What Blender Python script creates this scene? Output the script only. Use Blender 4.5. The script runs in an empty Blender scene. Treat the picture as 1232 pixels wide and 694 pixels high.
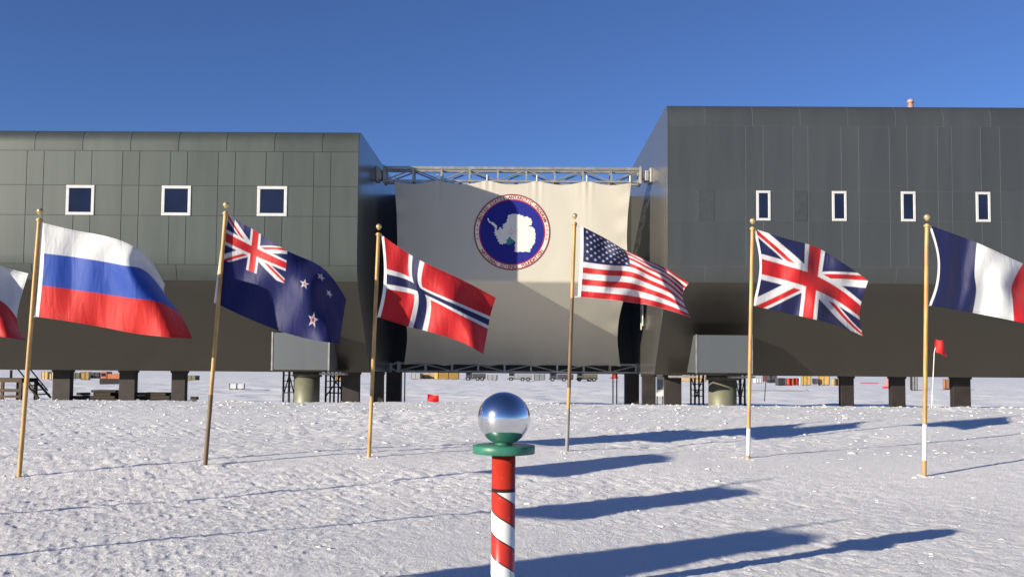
import bpy, bmesh, math, random
import numpy as np
from mathutils import Matrix, Vector

random.seed(7)
sc = bpy.context.scene
COL = sc.collection
R = math.radians

# ------------------------------------------------------------------ camera
W, H, F = 1232.0, 694.0, 1150.0
EYE = 1.65
PY0 = 381.0
PITCH, YAW, ROLL = R(3.1), 0.0096, R(0.45)
ROT = (Matrix.Rotation(YAW, 3, 'Z') @ Matrix.Rotation(R(90) + PITCH, 3, 'X') @ Matrix.Rotation(ROLL, 3, 'Z'))
CAM = Vector((0, 0, EYE))

def ray(px, py):
    return ROT @ Vector(((px - 616) / F, -(py - PY0) / F, -1))

def at(px, py, Y):
    """world point seen at photo pixel (px, py) on the plane y = Y"""
    d = ray(px, py)
    return CAM + d * (Y / d.y)

FAR_Z = -1.3
def on_ground(px, py):
    d = ray(px, py)
    if py < 471:                                   # the low snow field behind the station
        return CAM + d * ((FAR_Z - EYE) / d.z)
    z = 0.0
    for _ in range(30):
        p = CAM + d * ((z - EYE) / d.z)
        z = 0.6 * z + 0.4 * rise(p.x, p.y)
    return CAM + d * ((z - EYE) / d.z)

def sstep(a, b, x):
    t = np.clip((np.asarray(x, float) - a) / (b - a), 0, 1)
    return t * t * (3 - 2 * t)

def rise(x, y):
    """broad shape of the snow: a gentle rise by the flags, scoured low behind the station"""
    return (0.26 * sstep(11.5, 17, y) + 0.27 * sstep(17.5, 25.5, y)) * (1 - sstep(28, 45, y)) + FAR_Z * sstep(47.4, 53, y) - 0.10 * sstep(33, 44, y)

cam = bpy.data.cameras.new('camera')
cam.sensor_width = 36
cam.lens = F / W * 36
cam.shift_y = (PY0 - H / 2) / W
cam.clip_start, cam.clip_end = 0.05, 20000
co = bpy.data.objects.new('camera', cam)
COL.objects.link(co)
co.matrix_world = Matrix.Translation(CAM) @ ROT.to_4x4()
sc.camera = co

# ------------------------------------------------------------------ light
SUN_AZ, SUN_EL = R(54.8), R(14.5)         # from behind-left of the camera
S = Vector((-math.sin(SUN_AZ) * math.cos(SUN_EL), -math.cos(SUN_AZ) * math.cos(SUN_EL), math.sin(SUN_EL)))
world = bpy.data.worlds.new('World')
sc.world = world
world.use_nodes = True
wn = world.node_tree
bg = wn.nodes['Background']
sky = wn.nodes.new('ShaderNodeTexSky')
sky.sky_type = 'NISHITA'
sky.sun_disc = False
sky.sun_elevation = SUN_EL
sky.sun_rotation = math.atan2(S.x, S.y)
sky.altitude = 2835
sky.air_density = 1.0
sky.dust_density = 0.0
sky.ozone_density = 3.0
tint = wn.nodes.new('ShaderNodeVectorMath'); tint.operation = 'MULTIPLY'
tint.inputs[1].default_value = (0.90, 1.03, 1.40)          # the clean polar air is a deeper blue
wn.links.new(sky.outputs[0], tint.inputs[0])
wn.links.new(tint.outputs[0], bg.inputs[0])
bg.inputs[1].default_value = 0.06
sun = bpy.data.lights.new('sun', 'SUN')
sun.energy = 5.0
sun.angle = R(0.5)
sun.color = (1.0, 0.90, 0.73)
so = bpy.data.objects.new('sun', sun)
COL.objects.link(so)
so.rotation_euler = S.to_track_quat('Z', 'Y').to_euler()
so.location = S * 60
sc.view_settings.view_transform = 'Standard'
sc.view_settings.look = 'None'
sc.view_settings.exposure = 0.68
sc.view_settings.gamma = 1
sc.cycles.max_bounces = 10
sc.cycles.diffuse_bounces = 6

# ------------------------------------------------------------------ helpers
def lin(r, g, b):
    f = lambda c: (c / 255 / 12.92) if c / 255 <= 0.04045 else ((c / 255 + 0.055) / 1.055) ** 2.4
    return (f(r), f(g), f(b), 1)

def tag(o, label=None, cat=None, group=None, kind=None):
    if label: o['label'] = label
    if cat: o['category'] = cat
    if group: o['group'] = group
    if kind: o['kind'] = kind
    return o

def empty(name, loc, label=None, cat=None, group=None):
    o = bpy.data.objects.new(name, None)
    o.empty_display_size = 0.2
    COL.objects.link(o)
    o.location = loc
    tag(o, label, cat, group)
    return o

def link(name, me, mat, parent=None):
    o = bpy.data.objects.new(name, me)
    COL.objects.link(o)
    if mat is not None:
        for m in (mat if isinstance(mat, (list, tuple)) else [mat]):
            me.materials.append(m)
    if parent is not None:
        o.parent = parent
        if parent.type == 'EMPTY':
            o.matrix_parent_inverse = Matrix.Translation(-parent.location)
    return o

class MB:
    """collects shapes into one mesh (world coordinates)"""
    def __init__(s):
        s.v, s.f, s.m, s.sm = [], [], [], []
    def add(s, vs, fs, mi=0, smooth=False):
        b = len(s.v)
        s.v += [tuple(v) for v in vs]
        for f in fs:
            s.f.append([i + b for i in f]); s.m.append(mi); s.sm.append(smooth)
        return s
    def box(s, x0, x1, y0, y1, z0, z1, mi=0, bev=0.0, rot=0.0, tilt=0.0):
        c = Vector(((x0 + x1) / 2, (y0 + y1) / 2, (z0 + z1) / 2))
        h = Vector(((x1 - x0) / 2, (y1 - y0) / 2, (z1 - z0) / 2))
        M = Matrix.Rotation(rot, 3, 'Z') @ Matrix.Rotation(tilt, 3, 'Y')
        if bev <= 0:
            vs = [c + M @ Vector((sx * h.x, sy * h.y, sz * h.z)) for sx in (-1, 1) for sy in (-1, 1) for sz in (-1, 1)]
            return s.add(vs, [(0, 1, 3, 2), (4, 6, 7, 5), (0, 4, 5, 1), (2, 3, 7, 6), (0, 2, 6, 4), (1, 5, 7, 3)], mi)
        bm = bmesh.new()
        bmesh.ops.create_cube(bm, size=1, matrix=Matrix.Diagonal((2 * h.x, 2 * h.y, 2 * h.z, 1)))
        bmesh.ops.bevel(bm, geom=bm.edges[:], offset=min(bev, 0.45 * min(2 * h)), segments=2, affect='EDGES', profile=0.5)
        bm.verts.index_update()
        s.add([c + M @ v.co for v in bm.verts], [[v.index for v in f.verts] for f in bm.faces], mi)
        bm.free()
        return s
    def tube(s, p0, p1, r0, r1=None, n=10, mi=0, cap=True):
        r1 = r0 if r1 is None else r1
        p0, p1 = Vector(p0), Vector(p1)
        d = (p1 - p0).normalized()
        a = d.orthogonal().normalized(); b = d.cross(a)
        vs = []
        for p, r in ((p0, r0), (p1, r1)):
            for k in range(n):
                t = 2 * math.pi * k / n
                vs.append(p + (a * math.cos(t) + b * math.sin(t)) * r)
        s.add(vs, [(k, (k + 1) % n, n + (k + 1) % n, n + k) for k in range(n)], mi, True)
        if cap:
            s.add(vs[:n], [list(range(n))[::-1]], mi); s.add(vs[n:], [list(range(n))], mi)
        return s
    def path(s, pts, r, n=8, mi=0):
        for a, b in zip(pts[:-1], pts[1:]):
            s.tube(a, b, r, n=n, mi=mi)
        return s
    def lathe(s, c, prof, n=32, mi=0):
        """prof: list of (radius, z)"""
        c = Vector(c); vs = []
        for r, z in prof:
            for k in range(n):
                t = 2 * math.pi * k / n
                vs.append(c + Vector((r * math.cos(t), r * math.sin(t), z)))
        fs = []
        for j in range(len(prof) - 1):
            for k in range(n):
                fs.append((j * n + k, j * n + (k + 1) % n, (j + 1) * n + (k + 1) % n, (j + 1) * n + k))
        return s.add(vs, fs, mi, True)
    def build(s, name, mat, parent=None):
        me = bpy.data.meshes.new(name)
        me.from_pydata(s.v, [], s.f)
        me.polygons.foreach_set('material_index', s.m)
        me.polygons.foreach_set('use_smooth', s.sm)
        me.update()
        return link(name, me, mat, parent)

# ------------------------------------------------------------------ materials
def node_mat(name):
    m = bpy.data.materials.new(name)
    m.use_nodes = True
    nt = m.node_tree
    return m, nt, nt.nodes['Principled BSDF']

def mat(name, rgb, rough=0.6, metal=0.0, var=0.12, scale=4.0, bump=0.0, spec=0.4, stretch=(1, 1, 1)):
    m, nt, p = node_mat(name)
    p.inputs['Roughness'].default_value = rough
    p.inputs['Metallic'].default_value = metal
    p.inputs['Specular IOR Level'].default_value = spec
    tc = nt.nodes.new('ShaderNodeTexCoord')
    mp = nt.nodes.new('ShaderNodeMapping'); mp.inputs['Scale'].default_value = stretch
    nz = nt.nodes.new('ShaderNodeTexNoise'); nz.inputs['Scale'].default_value = scale; nz.inputs['Detail'].default_value = 6
    nt.links.new(tc.outputs['Object'], mp.inputs[0]); nt.links.new(mp.outputs[0], nz.inputs['Vector'])
    mx = nt.nodes.new('ShaderNodeMix'); mx.data_type = 'RGBA'
    mr = nt.nodes.new('ShaderNodeMapRange'); mr.inputs[1].default_value = 0.3; mr.inputs[2].default_value = 0.7
    nt.links.new(nz.outputs['Fac'], mr.inputs[0]); nt.links.new(mr.outputs[0], mx.inputs[0])
    c = rgb[:3]
    mx.inputs[6].default_value = tuple(x * (1 - var) for x in c) + (1,)
    mx.inputs[7].default_value = tuple(min(1, x * (1 + var)) for x in c) + (1,)
    nt.links.new(mx.outputs[2], p.inputs['Base Color'])
    if bump:
        b = nt.nodes.new('ShaderNodeBump'); b.inputs['Strength'].default_value = bump; b.inputs['Distance'].default_value = 0.02
        nt.links.new(nz.outputs['Fac'], b.inputs['Height']); nt.links.new(b.outputs[0], p.inputs['Normal'])
    return m

def panel_mat(name, rgb, rough, metal, var=0.10, streak=0.10):
    m, nt, p = node_mat(name)
    p.inputs['Metallic'].default_value = metal
    geo = nt.nodes.new('ShaderNodeNewGeometry')
    tc = nt.nodes.new('ShaderNodeTexCoord')
    mp = nt.nodes.new('ShaderNodeMapping'); mp.inputs['Scale'].default_value = (2.2, 2.2, 0.25)
    nz = nt.nodes.new('ShaderNodeTexNoise'); nz.inputs['Scale'].default_value = 1.0; nz.inputs['Detail'].default_value = 8
    nt.links.new(tc.outputs['Object'], mp.inputs[0]); nt.links.new(mp.outputs[0], nz.inputs['Vector'])
    a = nt.nodes.new('ShaderNodeMath'); a.operation = 'MULTIPLY_ADD'; a.inputs[1].default_value = 2 * var; a.inputs[2].default_value = 1 - var
    nt.links.new(geo.outputs['Random Per Island'], a.inputs[0])
    b = nt.nodes.new('ShaderNodeMath'); b.operation = 'MULTIPLY_ADD'; b.inputs[1].default_value = 2 * streak; b.inputs[2].default_value = 1 - streak
    nt.links.new(nz.outputs['Fac'], b.inputs[0])
    c = nt.nodes.new('ShaderNodeMath'); c.operation = 'MULTIPLY'
    nt.links.new(a.outputs[0], c.inputs[0]); nt.links.new(b.outputs[0], c.inputs[1])
    v = nt.nodes.new('ShaderNodeVectorMath'); v.operation = 'SCALE'; v.inputs[0].default_value = rgb[:3]
    nt.links.new(c.outputs[0], v.inputs['Scale']); nt.links.new(v.outputs[0], p.inputs['Base Color'])
    r = nt.nodes.new('ShaderNodeMath'); r.operation = 'MULTIPLY_ADD'; r.inputs[1].default_value = 0.16; r.inputs[2].default_value = rough - 0.08
    nt.links.new(nz.outputs['Fac'], r.inputs[0]); nt.links.new(r.outputs[0], p.inputs['Roughness'])
    return m

def snow_mat():
    m, nt, p = node_mat('snow')
    p.inputs['Roughness'].default_value = 0.65
    p.inputs['Specular IOR Level'].default_value = 0.25
    tc = nt.nodes.new('ShaderNodeTexCoord')
    n1 = nt.nodes.new('ShaderNodeTexNoise'); n1.inputs['Scale'].default_value = 34; n1.inputs['Detail'].default_value = 9; n1.inputs['Roughness'].default_value = 0.72
    n2 = nt.nodes.new('ShaderNodeTexNoise'); n2.inputs['Scale'].default_value = 0.5; n2.inputs['Detail'].default_value = 5
    nt.links.new(tc.outputs['Object'], n1.inputs['Vector']); nt.links.new(tc.outputs['Object'], n2.inputs['Vector'])
    mx = nt.nodes.new('ShaderNodeMix'); mx.data_type = 'RGBA'
    nt.links.new(n2.outputs['Fac'], mx.inputs[0])
    mx.inputs[6].default_value = (0.83, 0.822, 0.808, 1); mx.inputs[7].default_value = (0.91, 0.902, 0.885, 1)
    nt.links.new(mx.outputs[2], p.inputs['Base Color'])
    b = nt.nodes.new('ShaderNodeBump'); b.inputs['Strength'].default_value = 0.9; b.inputs['Distance'].default_value = 0.035
    nt.links.new(n1.outputs['Fac'], b.inputs['Height']); nt.links.new(b.outputs[0], p.inputs['Normal'])
    return m

def cloth_mat(name, attr=None, rgb=None, crease=0.42, transl=0.12, rough=0.55):
    m, nt, p = node_mat(name)
    p.inputs['Roughness'].default_value = rough
    p.inputs['Specular IOR Level'].default_value = 0.25
    p.inputs['Sheen Weight'].default_value = 0.15
    tr = nt.nodes.new('ShaderNodeBsdfTranslucent')
    if attr:
        a = nt.nodes.new('ShaderNodeAttribute'); a.attribute_name = attr
        src = a.outputs['Color']
    else:
        a = nt.nodes.new('ShaderNodeRGB'); a.outputs[0].default_value = tuple(rgb[:3]) + (1,)
        src = a.outputs[0]
    nt.links.new(src, p.inputs['Base Color']); nt.links.new(src, tr.inputs[0])
    mx = nt.nodes.new('ShaderNodeMixShader'); mx.inputs[0].default_value = transl
    nt.links.new(p.outputs[0], mx.inputs[1]); nt.links.new(tr.outputs[0], mx.inputs[2])
    nt.links.new(mx.outputs[0], nt.nodes['Material Output'].inputs[0])
    tc = nt.nodes.new('ShaderNodeTexCoord')
    mp = nt.nodes.new('ShaderNodeMapping'); mp.inputs['Scale'].default_value = (6, 6, 1.5)
    mp.inputs['Rotation'].default_value = (0, R(-14), 0)
    nz = nt.nodes.new('ShaderNodeTexNoise'); nz.inputs['Scale'].default_value = 1.0; nz.inputs['Detail'].default_value = 5; nz.inputs['Distortion'].default_value = 0.6
    nt.links.new(tc.outputs['Object'], mp.inputs[0]); nt.links.new(mp.outputs[0], nz.inputs['Vector'])
    b = nt.nodes.new('ShaderNodeBump'); b.inputs['Strength'].default_value = crease; b.inputs['Distance'].default_value = 0.05
    nt.links.new(nz.outputs['Fac'], b.inputs['Height'])
    nt.links.new(b.outputs[0], p.inputs['Normal']); nt.links.new(b.outputs[0], tr.inputs['Normal'])
    return m

M = {}
M['snow'] = snow_mat()
M['panel_l'] = panel_mat('olive_grey_metal_panel', (0.063, 0.074, 0.067), 0.45, 0.30, 0.075, 0.12)
M['panel_r'] = panel_mat('blue_grey_metal_panel', (0.064, 0.070, 0.072), 0.45, 0.30, 0.06, 0.12)
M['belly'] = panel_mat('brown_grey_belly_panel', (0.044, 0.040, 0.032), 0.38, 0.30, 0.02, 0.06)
def patched_belly():  # belly colour goes near black in a soft-edged patch above the utility box
    m = panel_mat('brown_grey_belly_panel_dark_patch', (0.044, 0.040, 0.032), 0.38, 0.30, 0.02, 0.06)
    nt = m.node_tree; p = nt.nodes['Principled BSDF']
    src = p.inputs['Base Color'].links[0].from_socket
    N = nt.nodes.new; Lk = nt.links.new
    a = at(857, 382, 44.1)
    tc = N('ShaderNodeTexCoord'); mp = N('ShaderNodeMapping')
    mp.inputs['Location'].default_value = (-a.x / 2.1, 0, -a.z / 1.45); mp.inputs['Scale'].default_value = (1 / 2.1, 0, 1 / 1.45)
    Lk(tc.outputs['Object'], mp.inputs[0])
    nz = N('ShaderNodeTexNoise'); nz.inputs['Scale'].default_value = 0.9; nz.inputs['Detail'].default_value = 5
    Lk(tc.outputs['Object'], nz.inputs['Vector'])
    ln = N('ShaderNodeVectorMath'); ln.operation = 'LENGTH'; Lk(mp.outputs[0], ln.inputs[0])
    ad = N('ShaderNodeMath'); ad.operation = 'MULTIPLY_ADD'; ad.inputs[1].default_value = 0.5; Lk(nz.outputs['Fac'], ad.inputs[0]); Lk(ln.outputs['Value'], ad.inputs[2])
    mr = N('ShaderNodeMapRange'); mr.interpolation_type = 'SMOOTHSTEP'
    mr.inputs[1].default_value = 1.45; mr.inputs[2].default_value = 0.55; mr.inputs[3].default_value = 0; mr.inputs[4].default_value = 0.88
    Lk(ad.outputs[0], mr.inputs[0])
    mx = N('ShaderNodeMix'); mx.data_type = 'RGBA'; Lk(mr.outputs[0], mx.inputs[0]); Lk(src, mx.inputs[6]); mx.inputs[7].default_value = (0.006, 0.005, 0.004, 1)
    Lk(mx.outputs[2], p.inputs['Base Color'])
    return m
M['belly_patch'] = patched_belly()
M['end'] = panel_mat('smooth_end_panel', (0.125, 0.122, 0.112), 0.24, 0.45, 0.02, 0.08)
M['seam_dark'] = mat('dark_seam', (0.03, 0.032, 0.03), 0.6)
M['seam_light'] = mat('light_seam', (0.115, 0.122, 0.126), 0.5)
M['under'] = mat('underside', (0.05, 0.045, 0.04), 0.6)
M['white_frame'] = mat('white_window_frame', (0.52, 0.52, 0.51), 0.4, var=0.06)
M['glass'] = mat('dark_window_glass', (0.012, 0.017, 0.040), 0.08, spec=0.24, var=0.2, scale=0.6)
M['blank'] = mat('blanked_window', (0.058, 0.063, 0.067), 0.5, 0.3)
M['box'] = panel_mat('grey_sheet_metal', (0.105, 0.115, 0.122), 0.5, 0.3, 0.03, 0.06)
M['pillar'] = mat('dark_steel_pillar', (0.022, 0.017, 0.015), 0.65, var=0.3, scale=2)
M['cyl'] = mat('olive_round_column', (0.17, 0.17, 0.125), 0.5, 0.2, var=0.08)
M['black'] = mat('black_steel', (0.015, 0.015, 0.016), 0.5)
M['steel'] = mat('galvanised_steel', (0.36, 0.35, 0.31), 0.42, 0.6, var=0.25, scale=3)
M['steel_dull'] = mat('weathered_steel', (0.36, 0.35, 0.33), 0.5, 0.5, var=0.25, scale=3)
M['banner'] = cloth_mat('cream_canvas', rgb=(0.49, 0.46, 0.39), crease=0.06, transl=0.0, rough=0.8)
M['gold'] = mat('varnished_gold_staff', (0.42, 0.26, 0.09), 0.45, 0.05, var=0.3, scale=3, stretch=(6, 6, 1))
M['brown_pole'] = mat('brown_pole_sleeve', (0.13, 0.085, 0.045), 0.5, var=0.2)
M['white_pole'] = mat('white_pole_sleeve', (0.72, 0.71, 0.68), 0.5, var=0.06)
M['grey_pole'] = mat('grey_pole_sleeve', (0.22, 0.21, 0.20), 0.5, var=0.2)
M['wood_tip'] = mat('orange_wood', (0.45, 0.25, 0.10), 0.5, var=0.15)
M['brass'] = mat('gold_ball', (0.62, 0.45, 0.20), 0.25, 0.6, var=0.1)
M['rope'] = mat('white_rope', (0.65, 0.63, 0.58), 0.8)
M['flag'] = cloth_mat('flag_nylon', attr='design')
M['white_cloth'] = cloth_mat('white_header_cloth', rgb=(0.78, 0.77, 0.74), crease=0.15)
M['red_cloth'] = cloth_mat('red_marker_cloth', rgb=(0.55, 0.012, 0.012), crease=0.3)
M['green'] = mat('green_painted_plate', (0.028, 0.145, 0.095), 0.42, var=0.22, scale=9)
M['mirror'], nt_, p_ = node_mat('mirror_ball')
p_.inputs['Base Color'].default_value = (0.74, 0.75, 0.77, 1); p_.inputs['Metallic'].default_value = 1; p_.inputs['Roughness'].default_value = 0.07
g_ = nt_.nodes.new('ShaderNodeBsdfGlossy'); g_.inputs['Color'].default_value = (0.75, 0.75, 0.75, 1); g_.inputs['Roughness'].default_value = 0.30   # faint rougher gloss, put in to spread a glow around the sun's glint
mx_ = nt_.nodes.new('ShaderNodeMixShader'); mx_.inputs[0].default_value = 0.06
nt_.links.new(p_.outputs[0], mx_.inputs[1]); nt_.links.new(g_.outputs[0], mx_.inputs[2]); nt_.links.new(mx_.outputs[0], nt_.nodes['Material Output'].inputs[0])
M['wood'] = mat('brown_timber', (0.075, 0.048, 0.03), 0.75, var=0.35, scale=3)
M['dark_wood'] = mat('dark_timber', (0.03, 0.022, 0.016), 0.8, var=0.35, scale=2)

# ------------------------------------------------------------------ ground
def vnoise(x, y, seed):
    xi, yi = np.floor(x), np.floor(y)
    fx, fy = x - xi, y - yi
    fx = fx * fx * fx * (fx * (fx * 6 - 15) + 10); fy = fy * fy * fy * (fy * (fy * 6 - 15) + 10)
    def h(a, b):
        n = (a.astype(np.int64) * 374761393 + b.astype(np.int64) * 668265263 + seed * 1442695041) & 0x7fffffff
        n = ((n ^ (n >> 13)) * 1274126177) & 0x7fffffff
        n = n ^ (n >> 16)
        return (n & 0xffff) / 65535.0 * 2 - 1
    return ((h(xi, yi) * (1 - fx) + h(xi + 1, yi) * fx) * (1 - fy) + (h(xi, yi + 1) * (1 - fx) + h(xi + 1, yi + 1) * fx) * fy)

OCT = [(7.0, 0.020, 1.0), (2.6, 0.012, 1.0), (1.0, 0.010, 1.35), (0.42, 0.010, 1.6), (0.15, 0.0105, 1.3), (0.075, 0.0085, 1.0), (0.042, 0.0060, 1.0)]
def ground_z(x, y, dx=None):
    x = np.asarray(x, float); y = np.asarray(y, float)
    if dx is None: dx = np.full_like(x, 0.02)
    z = np.zeros_like(x)
    d = np.hypot(x, y)
    rough = 0.50 + (0.42 * sstep(9, 15, y) + 1.7 * sstep(15, 34, y)) * np.clip((50 - y) / 4, 0, 1)     # churned snow in front of the station
    patch = 0.80 + 0.75 * vnoise(x / 3.1, y / 2.2, 90) + 0.3 * vnoise(x / 0.9, y / 0.8, 91)
    patch = np.clip(patch, 0.30, 1.35)
    for k, (wl, amp, an) in enumerate(OCT):
        a = 0.5 + 0.13 * k
        u = (x * math.cos(a) - y * math.sin(a)) / wl
        v = (x * math.sin(a) + y * math.cos(a)) / (wl * an)
        fade = np.clip((wl / np.maximum(dx, 1e-6) - 2.2) / 2.0, 0, 1)
        n = vnoise(u, v, k + 3)
        if k >= 3:
            n = np.sign(n) * np.abs(n) ** 1.5
        if k == 4 or k == 6:
            n = 0.55 * n + 0.8 * (2 * np.abs(vnoise(u * 0.9 + 5, v * 0.9, k + 33)) - 0.6)       # rounded crumbs, sharp dips
        if k == 5:
            n = 0.5 * n + 0.8 * (0.6 - 2 * np.abs(vnoise(u * 0.8 + 9, v * 0.8, k + 33)))       # broken crust edges
        z += amp * fade * n * (1.0 if k < 2 else rough * patch)
    far = np.clip((140 - d) / 60, 0, 1)
    z *= far
    z += rise(x, y)
    # wind-carved relief of the far field
    rf = sstep(58, 80, y) * (1 - sstep(240, 300, y))
    z += rf * (0.13 * vnoise(x / 4.2, y / 3.0, 61) + 0.07 * vnoise(x / 1.7, y / 1.3, 62) * np.clip((1.7 / np.maximum(dx, 1e-6) - 2.2) / 2, 0, 1))
    # a low pushed-up berm at the feet of the station and a track behind it
    z += 0.035 * np.exp(-((y - 46.3 - 0.25 * vnoise(x / 3, x * 0, 41)) / 0.55) ** 2) * (0.75 + 0.5 * vnoise(x / 0.8, y / 0.8, 42)) * (np.abs(x) < 60)
    return z

def gz(x, y):
    return float(ground_z(np.array([x]), np.array([y]))[0])

def build_ground():
    rows = list(-np.geomspace(4000, 8, 14)) + list(np.linspace(-7, 4.0, 45))
    y = 4.05
    while y < 64:
        rows.append(y); y += max(0.017, 0.0027 * y)
    while y < 300:
        rows.append(y); y += 0.0052 * y
    rows += list(np.geomspace(y, 9000, 18))
    rows = np.array(rows)
    inner = np.linspace(-1, 1, 1301)
    outer = np.geomspace(1.04, 14, 14)
    s = np.concatenate([-outer[::-1], inner, outer])
    dd = np.clip(np.abs(rows), 6, None)
    wid = 0.60 * dd + 2.2
    X = s[None, :] * wid[:, None]
    far_rows = np.abs(rows) > 150
    Y = np.repeat(rows[:, None], len(s), 1)
    DX = np.gradient(X, axis=1)
    DY = np.gradient(Y, axis=0)
    DX = np.maximum(DX, 0.6 * DY)
    Z = ground_z(X, Y, DX)
    n, k = X.shape
    V = np.stack([X, Y, Z], -1).reshape(-1, 3)
    idx = np.arange(n * k).reshape(n, k)
    Q = np.stack([idx[:-1, :-1], idx[:-1, 1:], idx[1:, 1:], idx[1:, :-1]], -1).reshape(-1, 4)
    me = bpy.data.meshes.new('snow_ground')
    me.vertices.add(len(V)); me.vertices.foreach_set('co', V.ravel())
    me.loops.add(Q.size); me.loops.foreach_set('vertex_index', Q.ravel().astype(np.int32))
    me.polygons.add(len(Q))
    me.polygons.foreach_set('loop_start', np.arange(0, Q.size, 4, dtype=np.int32))
    me.polygons.foreach_set('loop_total', np.full(len(Q), 4, np.int32))
    me.polygons.foreach_set('use_smooth', np.ones(len(Q), bool))
    me.update(calc_edges=True)
    o = link('snow_ground', me, M['snow'])
    tag(o, kind='structure')
build_ground()

BASES = []
def build_clods():
    rng = np.random.default_rng(5)
    bm = bmesh.new(); bmesh.ops.create_icosphere(bm, subdivisions=1, radius=1)
    bm.verts.index_update()
    bv = np.array([v.co[:] for v in bm.verts]); bf = [[v.index for v in f.verts] for f in bm.faces]; bm.free()
    mb = MB()
    pts = []
    for _ in range(7000):                        # churned belt before the station
        y = 46.6 - abs(rng.normal(0, 13.0)); x = rng.uniform(-0.6, 0.6) * y
        if y > 14: pts.append((x, y, rng.gamma(2.0, 0.0085) + 0.011))
    for _ in range(420):
        y = rng.uniform(45.6, 46.8); x = rng.uniform(-30, 30)
        pts.append((x, y, rng.gamma(2.2, 0.022) + 0.02))
    for _ in range(1500):                        # crumbs over the open snow
        y = 4.5 + 34 * rng.random() ** 0.8; x = rng.uniform(-0.6, 0.6) * (y + 1)
        pts.append((x, y, rng.gamma(1.5, 0.006) + 0.005))
    for bx, by in BASES:                         # snow packed round the foot of each pole
        for _ in range(13):
            a = rng.uniform(0, 6.28); q = 0.05 + rng.gamma(1.6, 0.05)
            pts.append((bx + q * math.cos(a), by + q * math.sin(a), rng.gamma(2.0, 0.006) + 0.009))
    P = np.array(pts)
    Z = ground_z(P[:, 0], P[:, 1])
    for (x, y, r), z in zip(P, Z):
        r = min(r, 0.12)
        sc3 = rng.uniform(0.6, 1.35, 3) * r; sc3[2] *= 0.34
        a = rng.uniform(0, 6.28)
        v = bv * (1 + rng.uniform(-0.28, 0.28, (len(bv), 1))) * sc3
        c, s_ = math.cos(a), math.sin(a)
        vx = v[:, 0] * c - v[:, 1] * s_ + x; vy = v[:, 0] * s_ + v[:, 1] * c + y
        mb.add(np.stack([vx, vy, v[:, 2] + z + 0.02 * r], 1).tolist(), bf, 0, True)
    o = mb.build('snow_clods', M['snow'])
    tag(o, 'loose white snow clods and crumbs strewn over the ground', 'snow clods', kind='stuff')

# ------------------------------------------------------------------ station blocks
FY = 42.0                                   # facade plane
BEV = (46.3, 1.40)                          # lower front edge (y, z)
BACK = 58.0
Z_L = at(300, 162, 42.9).z
Z_R = at(1000, 132, 42.9).z
FOLD = 5.60

def profile(zt, off=0.0):
    """front outline from bottom edge to roof edge: (y, z), rounded at the fold and at the eave"""
    pts = [(BEV[0], BEV[1])]
    slope = ((FY - BEV[0]), (FOLD - BEV[1]))
    L = math.hypot(*slope); ux, uz = slope[0] / L, slope[1] / L
    rr = 1.0
    a = (FY - ux * rr, FOLD - uz * rr)
    b = (FY, FOLD + rr)
    for k in range(0, 9):
        t = k / 8
        pts.append(((1 - t) ** 2 * a[0] + 2 * t * (1 - t) * FY + t * t * b[0], (1 - t) ** 2 * a[1] + 2 * t * (1 - t) * FOLD + t * t * b[1]))
    re = 0.66
    pts.append((FY, zt - re * 0.98))
    for k in range(1, 9):
        t = k / 8 * math.pi / 2
        pts.append((FY + 0.5 * (1 - math.cos(t)), zt - re + re * math.sin(t)))
    return pts

def normals(pts):
    out = []
    for i in range(len(pts)):
        a = pts[max(0, i - 1)]; b = pts[min(len(pts) - 1, i + 1)]
        dy, dz = b[0] - a[0], b[1] - a[1]
        l = math.hypot(dy, dz)
        out.append((-dz / l, dy / l))
    return out

def resample(pts, z0, z1):
    """slice of the profile between two heights, end points interpolated"""
    def yz(z):
        for (ya, za), (yb, zb) in zip(pts[:-1], pts[1:]):
            if za <= z <= zb and zb > za:
                t = (z - za) / (zb - za); return (ya + (yb - ya) * t, z)
        return pts[-1] if z >= pts[-1][1] else pts[0]
    return [yz(z0)] + [p for p in pts if z0 + 1e-4 < p[1] < z1 - 1e-4] + [yz(z1)]

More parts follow.
